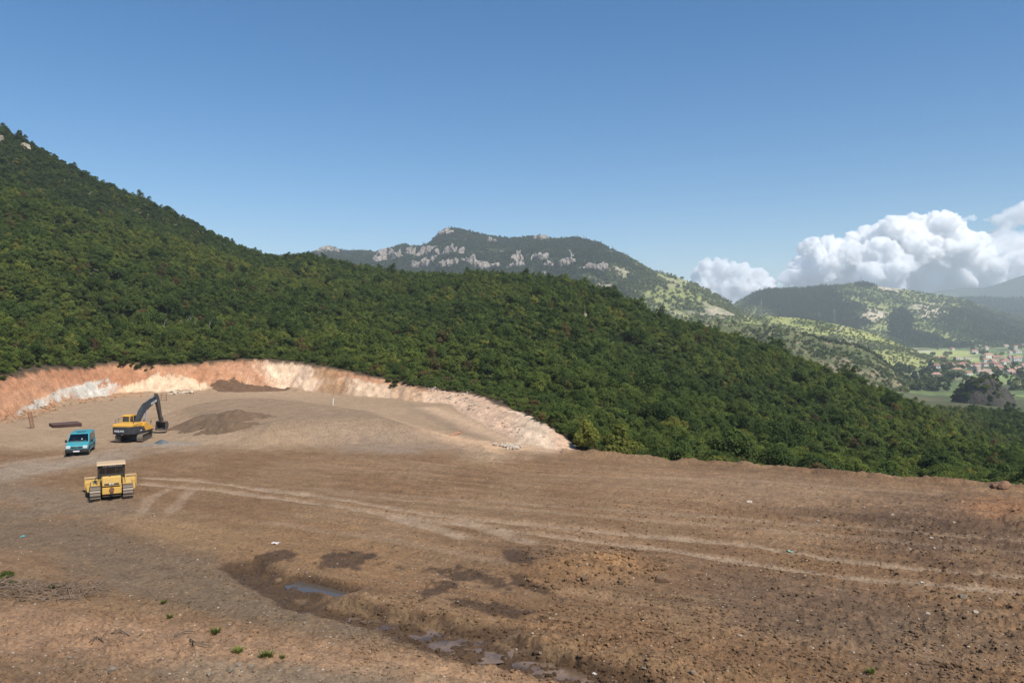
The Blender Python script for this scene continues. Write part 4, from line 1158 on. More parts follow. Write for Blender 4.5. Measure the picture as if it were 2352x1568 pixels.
# cab on the operator's left
cb = MB().box((-0.86, 0.62, 1.45), (0.94, 1.75, 0.62), 0.05).build('cab_base', yellow, UPP)
cabE = empty('cab', (0, 0, 0)); cabE.parent = UPP
for xx in (-1.29, -0.43):
    MB().tube([(xx, -0.22, 1.7), (xx, -0.24, 2.72), (xx, 0.1, 2.84), (xx, 0.9, 2.84), (xx, 1.42, 2.5), (xx, 1.52, 1.7)], 0.06, 6).build('cab_frame', yellow, cabE)
    MB().box((xx, 0.55, 2.25), (0.07, 0.09, 1.1), 0.01).build('cab_post', yellow, cabE)
    MB().box((xx, 0.15, 2.25), (0.02, 0.72, 1.0)).build('pane', side_glass, cabE)
    MB().box((xx, 1.0, 2.2), (0.02, 0.8, 0.95)).build('pane', pane, cabE)
MB().box((-0.86, -0.25, 2.26), (0.80, 0.03, 0.80), 0.01).build('pane', side_glass, cabE)
MB().prism([(-0.30, 2.78), (0.0, 2.88), (0.95, 2.88), (1.25, 2.72), (1.2, 2.68), (-0.28, 2.72)], -1.33, -0.39, 'x', 0.03).build('cab_roof', yellow, cabE)
MB().prism([(1.40, 1.72), (1.55, 1.72), (1.45, 2.5), (1.30, 2.66), (1.27, 2.6)], -1.22, -0.5, 'x').build('windscreen', pane, cabE)
MB().box((-0.86, 0.25, 1.95), (0.5, 0.5, 0.2), 0.05).box((-0.86, 0.02, 2.25), (0.48, 0.16, 0.62), 0.05).build('seat', blackm, cabE)
MB().tube([(-1.32, -0.9, 2.15), (-1.32, -0.9, 2.62), (-1.32, -0.3, 2.66)], 0.02, 6).tube([(-1.32, -1.6, 2.12), (-1.32, -1.6, 2.5), (-1.32, -0.9, 2.55)], 0.02, 6).build('handrail', blackm, UPP)
MB().cyl((0.75, -1.5, 2.14), (0.75, -1.5, 2.42), 0.06).build('exhaust_pipe', rust_dark, UPP)
# boom, arm, bucket
def beam(pts, widths, hw, mat, name, par):
    """box girder along a (y, z) polyline with varying depth"""
    n = len(pts); up = []; dn = []
    for i in range(n):
        a = Vector(pts[max(i - 1, 0)]); c_ = Vector(pts[min(i + 1, n - 1)]); t_ = (c_ - a).normalized(); nn = Vector((-t_.y, t_.x))
        p = Vector(pts[i]); up.append(p + nn * widths[i] / 2); dn.append(p - nn * widths[i] / 2)
    return MB().prism([tuple(q) for q in up] + [tuple(q) for q in dn[::-1]], -hw, hw, 'x', 0.02).build(name, mat, par)
boom = beam([(0.35, 1.55), (0.75, 2.25), (1.45, 3.05), (2.10, 3.48), (2.9, 3.78), (3.9, 4.05), (5.05, 4.32)], [0.42, 0.60, 0.74, 0.80, 0.70, 0.55, 0.36], 0.21, boom_grey, 'boom', UPP)
text_obj('lettering', 'VOLVO', 0.34, white_p, boom, TR(0.222, 3.95, 3.98, math.pi / 2 , 0, math.pi / 2) @ TR(0, 0, 0, 0, 0, R(14)), 0.006, 1.2)
for xx in (-0.36, 0.36):
    MB().cyl((xx, 0.95, 1.50), (xx, 1.55, 2.15), 0.095, 12).build('lift_cylinder', boom_grey, boom)
    MB().cyl((xx, 1.55, 2.15), (xx, 2.02, 3.28), 0.055, 10).build('cylinder_rod', chrome, boom)
MB().cyl((0, 2.2, 3.98), (0, 3.7, 4.42), 0.10, 12).build('arm_cylinder', boom_grey, boom)
MB().cyl((0, 3.7, 4.42), (0, 4.75, 4.78), 0.055, 10).build('cylinder_rod', chrome, boom)
MB().tube([(0.1, 1.2, 3.2), (0.1, 2.0, 3.98), (0.1, 3.4, 4.30), (0.1, 4.8, 4.55)], 0.03, 6).tube([(-0.1, 1.2, 3.2), (-0.1, 2.0, 3.98), (-0.1, 3.4, 4.30), (-0.1, 4.8, 4.55)], 0.03, 6).build('hydraulic_hose', blackm, boom)
arm = beam([(4.72, 4.95), (5.02, 4.40), (5.25, 3.7), (5.62, 2.5), (5.98, 1.35)], [0.28, 0.62, 0.60, 0.46, 0.30], 0.17, arm_mud, 'arm', UPP)
MB().cyl((0, 5.40, 4.25), (0, 5.85, 2.9), 0.085, 12).build('bucket_cylinder', boom_grey, arm)
MB().cyl((0, 5.85, 2.9), (0, 6.15, 1.95), 0.05, 10).build('cylinder_rod', chrome, arm)
MB().tube([(-0.12, 5.85, 1.75), (-0.12, 6.17, 1.95), (-0.12, 6.30, 1.35)], 0.05, 6).tube([(0.12, 5.85, 1.75), (0.12, 6.17, 1.95), (0.12, 6.30, 1.35)], 0.05, 6).build('linkage', arm_mud, arm)
# bucket: curved shell open towards the machine
sh = [(5.90, 1.42), (6.25, 1.46), (6.52, 1.25), (6.60, 0.92), (6.46, 0.60), (6.15, 0.40), (5.70, 0.36)]
inn = [(p[0] - 0.06, p[1] - 0.05) if i < 4 else (p[0] - 0.03, p[1] + 0.06) for i, p in enumerate(sh)]
bk = MB().prism(sh + inn[::-1], -0.62, 0.62, 'x').build('bucket', arm_mud, UPP)
for xx in (-0.62, 0.62): MB().prism(sh, xx - 0.025, xx + 0.025, 'x').build('side_wall', arm_mud, bk)
for k in range(5): MB().prism([(5.75, 0.34), (5.75, 0.42), (5.50, 0.37)], -0.56 + k * 0.28 - 0.05, -0.56 + k * 0.28 + 0.05, 'x').build('tooth', track_mat, bk)

# ================================================================== TEAL VAN (front towards the camera)
x0, y0 = G(186, 1041, -0.05)
VH = R(180 - (90 - 62.5)) 
V_ = empty('van', (x0, y0, gz(x0, y0)), R(-180) + R(20), 'teal panel van parked facing the camera beside the excavator', 'van')
# local frame: +Y forward, so rotate to face the camera
W2 = 0.92
def van_taper(co):
    k = 1.0 - 0.14 * max(0, (co.z - 0.95)) ; kf = 1.0 - 0.10 * max(0, co.y - 1.9)
    return Vector((co.x * k * kf, co.y, co.z))
vb = MB().prism([(2.22, .42), (2.30, .62), (2.26, .86), (2.12, .98), (1.38, 1.16), (0.62, 1.80), (0.35, 1.87), (-2.15, 1.87), (-2.28, 1.78), (-2.36, 1.0), (-2.36, .42), (-1.85, .36), (1.9, .34)], -W2, W2, 'x', 0.05, van_taper).build('body', teal, V_)
# windscreen over a black slab that stands in for the shaded cabin
def quad_slab(p, th, name, mat, par):
    a, b_, c_, d_ = [Vector(q) for q in p]; n_ = (b_ - a).cross(d_ - a).normalized() * th
    return MB().add([a, b_, c_, d_, a + n_, b_ + n_, c_ + n_, d_ + n_], [(0, 3, 2, 1), (4, 5, 6, 7), (0, 1, 5, 4), (1, 2, 6, 5), (2, 3, 7, 6), (3, 0, 4, 7)]).build(name, mat, par)
nx_ = Vector((0, 0.64, 0.76)).normalized()
def ws(x, f, off): 
    p = Vector((0, 1.36, 1.175)).lerp(Vector((0, 0.66, 1.77)), f); return (x, p.y + nx_.y * off, p.z + nx_.z * off)
shade_slab = quad_slab([ws(0.80, 0.04, .012), ws(-0.80, 0.04, .012), ws(-0.70, 0.97, .012), ws(0.70, 0.97, .012)], 0.008, 'cabin_shade_slab', blackm, vb)
MB().box(ws(0.0, 0.10, 0.03), (1.35, 0.16, 0.02), 0.005).build('dashboard', grey_p, vb)
ve = MB()
ve.box(ws(0.38, 0.30, 0.034), (0.38, 0.26, 0.02), 0.008, Euler((R(-40), 0, 0))).box(ws(0.36, 0.50, 0.036), (0.20, 0.14, 0.02), 0.008, Euler((R(-40), 0, R(8))))
vest = ve.build('vest', hivis); vest.parent = None
tag(vest, 'pale yellow high visibility vest lying behind the windscreen of the van', 'vest')
pp = MB().box(ws(-0.45, 0.34, 0.034), (0.42, 0.15, 0.015), 0.006, Euler((R(-40), 0, R(10)))).build('papers', white_p)
tag(pp, 'crumpled pale papers on the dashboard behind the van windscreen', 'papers')
for o_ in (vest, pp): o_.matrix_world = Matrix.Translation(V_.location) @ Euler((0, 0, V_.rotation_euler.z)).to_matrix().to_4x4()
quad_slab([ws(0.82, 0.02, .055), ws(-0.82, 0.02, .055), ws(-0.72, 0.99, .055), ws(0.72, 0.99, .055)], 0.006, 'windscreen', pane, V_)
MB().tube([ws(0.0, 0.02, .075), ws(-0.25, 0.08, .075), ws(-0.62, 0.10, .075)], 0.012, 5).tube([ws(0.6, 0.02, .075), ws(0.3, 0.07, .075), ws(0.0, 0.09, .075)], 0.012, 5).build('wiper', blackm, V_)
for sx in (-1, 1):
    def sd_x(z): return sx * (W2 * (1.0 - 0.14 * max(0, z - 0.95)) + 0.006)
    for (ya, yb, yc, yd, nm) in ((1.02, 0.22, 0.22, 0.50, 'door_window'), (0.12, -0.95, -0.95, 0.12, 'side_window'), (-1.05, -2.05, -2.05, -1.05, 'side_window')):
        zb_, zt_ = 1.16, 1.70
        P4 = [(sd_x(zb_), ya, zb_), (sd_x(zb_), yb, zb_), (sd_x(zt_), yc, zt_), (sd_x(zt_), yd, zt_)]
        quad_slab(P4 if sx > 0 else P4[::-1], -0.008 if sx > 0 else -0.008, nm, side_glass, V_)
    MB().box((sx * 1.06, 0.98, 1.22), (0.20, 0.10, 0.26), 0.04).tube([(sx * 0.88, 0.98, 1.15), (sx * 1.0, 0.98, 1.18)], 0.03, 6).build('mirror', blackm, V_)
    MB().prism([(2.13, .80), (2.31, .70), (2.27, .90), (2.10, .96)], sx * 0.50, sx * 0.86, 'x', 0.015, lambda c_: c_ + Vector((0, 0.02 - 0.10 * max(0, abs(c_.x) - .6), 0))).build('headlight', lamp_m, V_)
    MB().box((sx * 0.925, 0.15, .66), (0.02, 3.6, 0.06), 0.006).build('side_trim', blackm, V_)
    for yy in (1.42, -1.48):
        wh = MB().ring((sx * 0.82, yy, .315), .315, .19, .20, 24).build('wheel', tyre_m, V_)
        MB().cyl((sx * 0.86, yy, .315), (sx * 0.90, yy, .315), .195, 18).build('rim', grey_p, wh)
        MB().ring((sx * 0.905, yy, .36), .42, .335, .04, 24).build('wheel_arch', blackm, vb)
MB().prism([(2.20, .30), (2.40, .36), (2.42, .58), (2.28, .66), (1.95, .62), (1.95, .30)], -0.93, 0.93, 'x', 0.03).build('bumper', blackm, V_)
gr = MB().box((0, 2.285, .79), (0.98, 0.05, 0.13), 0.015).build('grille', blackm, V_)
for k in range(3): MB().box((0, 2.315, .745 + k * 0.045), (0.94, 0.012, 0.012)).build('grille_bar', charcoal, gr)
em = MB()
for k in range(24):
    a, b2 = k / 24 * 6.2832, (k + 1) / 24 * 6.2832
    em.tube([(math.cos(a) * .095, 2.33, .80 + math.sin(a) * .095), (math.cos(b2) * .095, 2.33, .80 + math.sin(b2) * .095)], 0.012, 5, False)
for k in range(3):
    a = math.pi / 2 + k * 2.0944; em.tube([(0, 2.33, .80), (math.cos(a) * .095, 2.33, .80 + math.sin(a) * .095)], [0.018, 0.006], 5)
em.build('star_emblem', chrome, V_)
MB().box((0.0, 2.43, .46), (0.52, 0.015, 0.11), 0.004).build('number_plate', white_p, V_)
MB().box((0.0, -0.35, 1.885), (0.75, 0.42, 0.03), 0.01).build('roof_hatch', blackm, V_)
MB().box((0, -2.37, .50), (1.8, 0.10, 0.20), 0.03).build('rear_bumper', blackm, V_)

# ================================================================== SMALL THINGS ON THE SITE
def rebar_cage(px, py, h, w, lean, label, nb=2, ties=10):
    x, y, z = on(px, py); e = empty('rebar_cage', (x, y, z - 0.05), R(20), label, 'rebar', 'rebar starter cages standing on the pad'); e.rotation_euler = (0, lean, R(20))
    for i in (-1, 1):
        for j in (-1, 1): MB().tube([(i * w, j * w, -0.2), (i * w, j * w, h)], 0.022, 6).build('bar', rust, e)
    for k in range(ties):
        q = h * (k + 0.5) / ties
        MB().tube([(-w, -w, q), (w, -w, q), (w, w, q), (-w, w, q), (-w, -w, q)], 0.016, 5).build('tie', rust, e)
rebar_cage(75, 983, 2.0, 0.17, R(-9), 'tall leaning rusty rebar cage near the white rock face', ties=16)
rebar_cage(376, 920, 1.15, 0.38, R(2), 'small square frame of rusty rebar behind the excavator boom', ties=3)
# rusty steel sheets
x, y, z = on(150, 978)
st = empty('steel_stack', (x, y, z), R(40), 'flat stack of dark rusty steel mesh sheets on the pad behind the van', 'steel sheets')
for k in range(5):
    MB().box((0.02 * (k % 3), 0.03 * (k % 2), 0.06 + k * 0.065), (3.0, 2.6, 0.05), 0.008).build('sheet', rust_dark, st).rotation_euler = (0, 0, R(1.2 * (k % 3 - 1)))
# white marker pole
x, y, z = on(765, 930)
pl = empty('marker_pole', (x, y, z), 0, 'thin white marker post standing alone on the graded pad', 'post'); pl.rotation_euler = (0, R(2), 0)
MB().tube([(0, 0, -0.4), (0, 0, 1.05)], 0.06, 10).build('shaft', white_p, pl); MB().cyl((0, 0, 1.05), (0, 0, 1.10), 0.075, 10).build('cap', grey_p, pl)
# beam lying on the pad
x, y, z = on(1046, 999)
MBb = MB().box((0, 0, .13), (0.22, 2.3, 0.20), 0.015).box((0, 1.05, 0.28), (0.26, 0.12, 0.1), 0.01)
bo = MBb.build('timber_beam', board_m); bo.location = (x, y, z); bo.rotation_euler = (R(4), 0, R(-28)); tag(bo, 'reddish timber beam lying on the right part of the pad', 'beam')
# grey heap under a tarp
def heap(name, px, py, rx, ry, h, mat, label, cat, seed, ang=0.0, sharp=1.0, n=40, group=None, rough=0.12):
    x, y, z = on(px, py); q = np.linspace(0, 2 * math.pi, 3 * n // 2, endpoint=False); rr = np.linspace(0, 1.15, n)
    Rr, Q = np.meshgrid(rr, q, indexing='ij')
    wob = 1 + 0.28 * fbm(np.cos(Q) * 1.5 + seed, np.sin(Q) * 1.5, 3, seed)
    lx = Rr * np.cos(Q) * rx * wob; ly = Rr * np.sin(Q) * ry * wob
    c_, s_ = math.cos(ang), math.sin(ang); X = x + lx * c_ - ly * s_; Y = y + lx * s_ + ly * c_
    prof = np.clip(1 - Rr ** sharp, -0.16, 1)
    Z = terrain(X, Y) + h * prof * (1 + 0.25 * fbm(X * 0.8, Y * 0.8, 3, seed + 2)) + rough * h * fbm(X * 2.2, Y * 2.2, 4, seed + 4) * np.clip(Rr * 3, 0, 1) - 0.03
    V = np.stack([X - x, Y - y, Z - z], -1); m = len(q); V = np.concatenate([V, V[:, :1]], 1)
    me = mesh_np(name, V.reshape(-1, 3), grid_faces(n, m + 1), True)
    o = link(name, me, mat); o.location = (x, y, z)
    return tag(o, label, cat, group)
def soil_mat(name, c, sc=3.0, rough=0.95):
    T = NT(name); P = T.obj(); n1 = T.noise(sc * 0.5, 6, 0.7, P); n2 = T.noise(sc * 3, 5, 0.7, P)
    q = T.mix(1.0, c, T.ramp(n1, [(0.3, (0.75, 0.75, 0.75)), (0.7, (1.25, 1.24, 1.2))]), 'MULTIPLY')
    q = T.mix(1.0, q, T.ramp(n2, [(0.3, (0.6, 0.6, 0.6)), (0.7, (1.3, 1.3, 1.3))]), 'MULTIPLY')
    T.col(q); T.b.inputs['Roughness'].default_value = rough; T.bump(n2, 0.8, 0.1); return T.m
brown_soil = soil_mat('brown_soil', (0.150, 0.094, 0.053)); dark_soil = soil_mat('dark_soil', (0.14, 0.078, 0.043)); stone_w = soil_mat('pale_limestone', (0.52, 0.43, 0.33), 2.0)
stone_g = soil_mat('grey_stone', (0.29, 0.235, 0.175), 2.0); clodm = soil_mat('clod_soil', (0.22, 0.135, 0.075), 5.0); redclod = soil_mat('red_clod', (0.25, 0.135, 0.075), 4.0)
heap('dirt_pile', 525, 962, 4.9, 2.4, 0.95, brown_soil, 'largest pointed brown dirt pile on the pad right of the excavator', 'dirt pile', 11, R(-6), 0.85, rough=0.3, group='brown dirt piles on the pad')
heap('dirt_pile', 524, 984, 3.4, 1.3, 0.6, brown_soil, 'low brown dirt pile in front of the largest pile', 'dirt pile', 12, R(-8), 0.9, rough=0.3, group='brown dirt piles on the pad')
heap('dirt_pile', 447, 969, 3.0, 2.2, 0.6, brown_soil, 'small brown dirt pile nearest the excavator bucket', 'dirt pile', 13, 0.1, 1.1, group='brown dirt piles on the pad')
heap('soil_berm', 555, 896, 5.0, 1.5, 0.8, dark_soil, 'dark brown heap of tipped soil at the foot of the orange bank', 'soil heap', 14, R(-2), 1.6, rough=0.5)
heap('soil_berm', 625, 895, 3.2, 1.0, 0.4, dark_soil, 'long low dark soil ridge below the cream bank face', 'soil heap', 15, R(-4), 1.5, rough=0.5)
heap('gravel_heap', 385, 1020, 3.6, 1.3, 0.28, soil_mat('gravel', (0.26, 0.205, 0.15), 6.0), 'thin spread of grey gravel beside the excavator', 'gravel heap', 16, 0.05, 1.5)
heap('covered_heap', 371, 1021, 0.85, 0.55, 0.62, pile_grey, 'small dark grey heap standing in the gravel beside the excavator', 'heap', 17, 0.0, 1.4, rough=0.06)

def rock_mesh(seed, sub=2, rough=0.35, spike=False):
    bm = bmesh.new(); bmesh.ops.create_icosphere(bm, subdivisions=sub, radius=1.0)
    V = np.array([v.co[:] for v in bm.verts])
    f = fbm3(V[:, 0] * 0.9 + seed * 3.3, V[:, 1] * 0.9, V[:, 2] * 0.9, 4, seed % 20)
    V = V * (1 + rough * f)[:, None]
    g = np.random.default_rng(seed)
    for _ in range(9):
        nn = g.normal(size=3); nn /= np.linalg.norm(nn); dd = g.uniform(0.55, 0.85)
        k = V @ nn; V = V - np.outer(np.maximum(k - dd, 0), nn)
    for v, c_ in zip(bm.verts, V): v.co = c_
    m = bpy.data.meshes.new('rock'); bm.to_mesh(m); bm.free(); return m
ROCKS = {}
def rock(px, py, r, mat, label, group=None, seed=None, flat=0.7, name='rock', xyz=None):
    x, y, z = xyz or on(px, py); seed = seed if seed is not None else random.randrange(6)
    key = (seed, mat.name)
    if key not in ROCKS: ROCKS[key] = rock_mesh(seed); ROCKS[key].materials.append(mat)
    o = link(name, ROCKS[key]); o.location = (x, y, z + r * flat * 0.35); o.scale = (r, r * random.uniform(0.7, 1.1), r * flat); o.rotation_euler = (random.uniform(-.2, .2), random.uniform(-.2, .2), random.random() * 6)
    return tag(o, label, 'rock', group)
rock(2310, 1119, 0.62, redclod, 'large reddish boulder on the rim at the right end of the fill', None, 2, 0.65, 'boulder')
rock(2283, 1117, 0.35, redclod, 'smaller reddish lump beside the large boulder on the rim', None, 3, 0.6)
rock(2212, 1372, 0.20, stone_g, 'dark lone stone just below the lower wheel track on the right', None, 1)
rock(1522, 1334, 0.36, clodm, 'big earth lump at the right end of the central mound', None, 4, 0.8, 'clod')
rock(1343, 1330, 0.26, clodm, 'rounded clod at the left foot of the central mound', None, 0, 0.8, 'clod')
rock(1425, 1341, 0.22, clodm, 'clod fallen to the front foot of the central mound', None, 5, 0.7, 'clod')
rock(1350, 1296, 0.09, stone_w, 'single small cream stone near the top of the central mound', None, 2)
rock(638, 1336, 0.24, clodm, 'brown stone at the upper end of the blue puddle', None, 3)
rock(1722, 1153, 0.28, stone_w, 'flat pale slab lying on the soil far right of the tracks', None, 1, 0.3)
for i, (a, b_) in enumerate(((392, 906), (402, 905), (412, 904), (421, 903), (432, 902), (440, 903), (398, 902))):
    rock(a, b_, random.uniform(0.35, 0.75), stone_w, 'pale angular block in the row at the foot of the cream bank', 'pale blocks at the bank foot', i % 6, 0.6)
for i in range(26):
    a = random.gauss(1168, 16); b_ = 1022 + (a - 1150) * 0.28 + random.gauss(0, 3)
    rock(a, b_, random.uniform(0.15, 0.5), stone_w, 'white rubble stone in the heap where the lower cut meets the pad', 'white rubble below the lower cut', i % 6, 0.6)
for i in range(46):
    a = random.gauss(1035, 34); b_ = 897 + (a - 1000) * 0.36 + random.gauss(0, 9)
    rock(0, 0, random.uniform(0.12, 0.36), stone_w if i % 3 else stone_g, 'loose limestone rubble spilled down between the two cuts', 'limestone rubble between the cuts', i % 6, 0.7, xyz=hit(a, b_))
for i in range(12):
    a = random.uniform(1100, 1300); rock(0, 0, random.uniform(0.10, 0.22), stone_w, 'pale stone on the face of the lower cut', 'pale stones on the lower cut', i % 6, 0.7, xyz=hit(a, 962 + (a - 1100) * 0.27 + random.uniform(-8, 14)))
for i, (a, b_) in enumerate(((1915, 1207), (2262, 1172), (2145, 1258), (2190, 1200), (1985, 1165), (2090, 1262), (2140, 1236), (2050, 1182), (1880, 1196), (2240, 1262), (1830, 1425), (1660, 1395), (1960, 1498), (2130, 1410), (2240, 1405), (1780, 1218), (1700, 1460))):
    rock(a, b_, random.uniform(0.07, 0.14), stone_w, 'pale stone scattered on the dark pushed soil', 'pale stones on the fill', i % 6, 0.6)
# foreground stones
for i, (a, b_) in enumerate(((548, 1528), (530, 1540), (255, 1540), (640, 1535), (575, 1532), (480, 1552), (700, 1430), (1240, 1500), (1480, 1535), (1290, 1545), (1590, 1545), (160, 1512))):
    rock(a, b_, random.uniform(0.09, 0.19), stone_g, 'grey stone lying on the reddish foreground soil', 'grey stones in the foreground', i % 6, 0.7)

# countless small stones and crumbs, one mass
def soil_at(x, y):
    u_ = 1176 + FOC * x / np.maximum(y, 20.0)
    i = np.clip(np.searchsorted(rows, y), 0, len(rows) - 1); j = np.clip(np.searchsorted(cols, u_), 0, len(cols) - 1)
    return SOILC[i, j]
def crumbs(name, N, region, smin, smax, mat, label, seed, pw=2.4, keepf=None, gain=1.0):
    g = np.random.default_rng(seed)
    base = rock_mesh(seed % 5, 1); BV = np.array([v.co[:] for v in base.vertices]); BF = np.array([p.vertices[:] for p in base.polygons]); bpy.data.meshes.remove(base)
    px = g.uniform(region[0], region[2], N * 2); py = g.uniform(region[1], region[3], N * 2)
    w_ = fbm(px / 120, py / 40, 3, seed); k = g.random(N * 2) < 0.5 + 0.9 * w_; px, py = px[k][:N], py[k][:N]; N = len(px)
    u, yv, wv = ray(px, py); kk = -CAMZ / wv; x = u * kk; y = yv * kk; z = terrain(x, y)
    if keepf is not None:
        k = keepf(x, y); x, y, z = x[k], y[k], z[k]; N = len(x)
    s = smin + (smax - smin) * g.random(N) ** pw
    V = BV[None] * (s[:, None, None] * np.stack([np.ones(N), g.uniform(.6, 1.1, N), g.uniform(.5, .9, N)], 1)[:, None])
    a = g.random(N) * 6.28; ca, sa = np.cos(a)[:, None], np.sin(a)[:, None]
    V = np.stack([V[..., 0] * ca - V[..., 1] * sa, V[..., 0] * sa + V[..., 1] * ca, V[..., 2]], -1) + np.stack([x, y, z + s * 0.25], 1)[:, None]
    F = (BF[None] + (np.arange(N) * len(BV))[:, None, None]).reshape(-1, 3)
    me = mesh_np(name, V.reshape(-1, 3), F)
    if mat is soil_ground:
        cc = np.clip(soil_at(x, y) * g.uniform(0.75, 1.2, N)[:, None] * gain, 0.01, 0.9)
        set_color(me, 'soil', np.repeat(cc, len(BV), 0)); set_float(me, 'wet', np.zeros(len(BV) * N)); set_float(me, 'stony', np.zeros(len(BV) * N))
    o = link(name, me, mat); return tag(o, label, 'stones', kind='stuff')
crumbs('soil_crumbs', 11000, (-30, 1110, 2390, 1610), 0.015, 0.085, soil_ground, 'brown soil crumbs and clods all over the pushed ground', 21, 3.2)
crumbs('soil_crumbs', 7000, (1250, 1150, 2400, 1610), 0.02, 0.12, soil_ground, 'coarse dark clods over the right side of the fill', 22, 3.2)
crumbs('soil_crumbs', 2600, (-30, 1375, 1100, 1610), 0.015, 0.075, soil_ground, 'reddish crumbs on the foreground soil', 23, 2.8)
crumbs('soil_crumbs', 500, (1195, 1255, 1535, 1352), 0.03, 0.18, soil_ground, 'clods on the central mound', 24, 2.6)
crumbs('loose_stones', 1300, (-30, 985, 2390, 1610), 0.015, 0.065, stone_w, 'small pale stones sprinkled over the site', 25, 3.0)
crumbs('bank_rubble', 3500, (-30, 900, 420, 990), 0.04, 0.30, soil_ground, 'reddish lumps along the foot of the left bank', 26, 2.8, lambda x, y: (site_dist(x, y) > -2.2) & (site_dist(x, y) < 0.8))
crumbs('ditch_clods', 1800, (800, 1370, 1900, 1560), 0.02, 0.13, soil_ground, 'clods along the edge of the muddy ditch', 27, 2.6)

# litter
def scrap(px, py, s, c, label, seed):
    x, y, z = on(px, py); g = np.random.default_rng(seed); n = 6
    U_, W_ = np.meshgrid(np.linspace(-1, 1, n), np.linspace(-1, 1, n))
    V = np.stack([U_ * s * 1.5 * (1 + .3 * g.random(U_.shape)), W_ * s * (1 + .3 * g.random(U_.shape)), 0.12 * s + s * 0.45 * np.abs(g.normal(size=U_.shape))], -1)
    o = link('litter', mesh_np('litter', V.reshape(-1, 3), grid_faces(n, n)), paint('litter_%d' % seed, c, 0.5, 0, 0.1)); o.location = (x, y, z); o.rotation_euler = (0, 0, g.random() * 3)
    md = o.modifiers.new('thickness', 'SOLIDIFY'); md.thickness = 0.01
    return tag(o, label, 'litter')
scrap(634, 1248, 0.12, (0.58, 0.52, 0.50), 'crumpled white plastic scrap on the open soil', 1)
scrap(1815, 1267, 0.10, (0.22, 0.34, 0.25), 'green plastic scrap beside the upper wheel track', 2)
scrap(2118, 1337, 0.08, (0.55, 0.47, 0.38), 'pale scrap beside the lower wheel track', 3)
scrap(52, 1232, 0.07, (0.05, 0.45, 0.48), 'tiny turquoise scrap on the grey haul road', 4)
scrap(1366, 1547, 0.05, (0.5, 0.45, 0.40), 'pale scrap in the ditch corner', 5)
# sticks
for (pts, lab) in (([(255, 1457), (275, 1452), (298, 1463)], 'bent dry stick on the reddish soil'), ([(400, 1464), (425, 1456), (448, 1454)], 'thin dry twig right of the bent stick'),
                   ([(437, 1470), (448, 1482), (485, 1487)], 'forked dark root lying on the reddish soil'), ([(205, 1478), (222, 1468), (240, 1478)], 'short brown stick left of the bent stick')):
    P3 = [Vector(on(*p)) + Vector((0, 0, 0.07)) for p in pts]; P3[1].z += 0.06
    base = P3[0].copy(); o = MB().tube([p - base for p in P3], [0.022, 0.03, 0.012], 6).build('stick', bark); o.location = base; tag(o, lab, 'stick')

# plants in the foreground
grassm = leaf_mat('grass_blades', LEAF_STOPS, 0.3)
def tuft(px, py, s, label, seed, n=70):
    x, y, z = on(px, py); g = np.random.default_rng(seed); V = []; F = []
    for i in range(n):
        a = g.random() * 6.28; r = s * 0.5 * g.random(); h = s * g.uniform(0.4, 1.0); lean = g.uniform(0.2, 0.9) * s
        p = np.array((math.cos(a) * r, math.sin(a) * r, 0)); q = p + np.array((math.cos(a) * lean, math.sin(a) * lean, h)); sd = np.array((-math.sin(a), math.cos(a), 0)) * s * 0.05
        m = (p + q) / 2 + np.array((0, 0, h * 0.2)); k = len(V)
        V += [p - sd, p + sd, m + sd, m - sd, q]; F += [(k, k + 1, k + 2, k + 3), (k + 3, k + 2, k + 4)]
    me = bpy.data.meshes.new('grass_tuft'); me.from_pydata([tuple(v) for v in V], [], F); o = link('grass_tuft', me, grassm); o.location = (x, y, z); o['tint'] = 0.68
    return tag(o, label, 'grass', 'green tufts on the foreground soil')
for i, (a, b_, s, lab) in enumerate(((495, 1455, .26, 'bright green tuft, highest of the row on the reddish soil'), (548, 1498, .27, 'green tuft in the middle of the row on the reddish soil'), (604, 1508, .20, 'thin green tuft second from the ditch end of the row'),
                          (618, 1507, .24, 'darker green tuft beside the thin one'), (648, 1511, .15, 'smallest green tuft at the ditch end of the row'), (391, 1418, .18, 'tiny yellow green tuft at the edge of the grey band'), (376, 1385, .18, 'sparse dry tuft on the grey band'), (2000, 1545, .2, 'faint green weed near the bottom right'))):
    tuft(a, b_, s, lab, i)
# brush pile at the left edge
x, y, z = on(30, 1368); br = empty('brush_pile', (x, y, z), 0, 'tangled pile of dry branches and green leaves at the left edge', 'brush pile')
g = random.Random(5); b = MB()
for i in range(330):
    a = g.uniform(-1.8, 3.2); c_ = g.uniform(-0.8, 1.7); L_ = g.uniform(0.4, 1.5); q = g.random() * 6.28; h0 = max(0.05, 0.75 - 0.30 * abs(a + 0.6) - 0.35 * abs(c_)) * g.random()
    p = Vector((a, c_, gz(x + a, y + c_) - z + h0)); d_ = Vector((math.cos(q), math.sin(q) * .6, g.uniform(-.15, .35))) * L_
    b.tube([p, p + d_ * .5 + Vector((0, 0, .08)), p + d_], [0.018, 0.013, 0.006], 5)
b.build('branches', paint('dry_twigs', (0.20, 0.14, 0.095), 0.9, 0, 0.3), br)
for (ax_, ay_, az_, s_, tn) in ((-1.2, 1.3, 0.25, 0.20, 0.66), (-1.0, -0.3, 0.02, 0.20, 0.62), (-0.5, 0.7, 0.25, 0.10, 0.5), (1.1, 0.9, 0.0, 0.09, 0.4), (-1.5, 0.4, 0.2, 0.16, 0.6)):
    lo = link('leaves', NEAR[4][0], None, br); lo.location = (ax_, ay_, az_); lo.scale = (s_,) * 3; lo['tint'] = tn

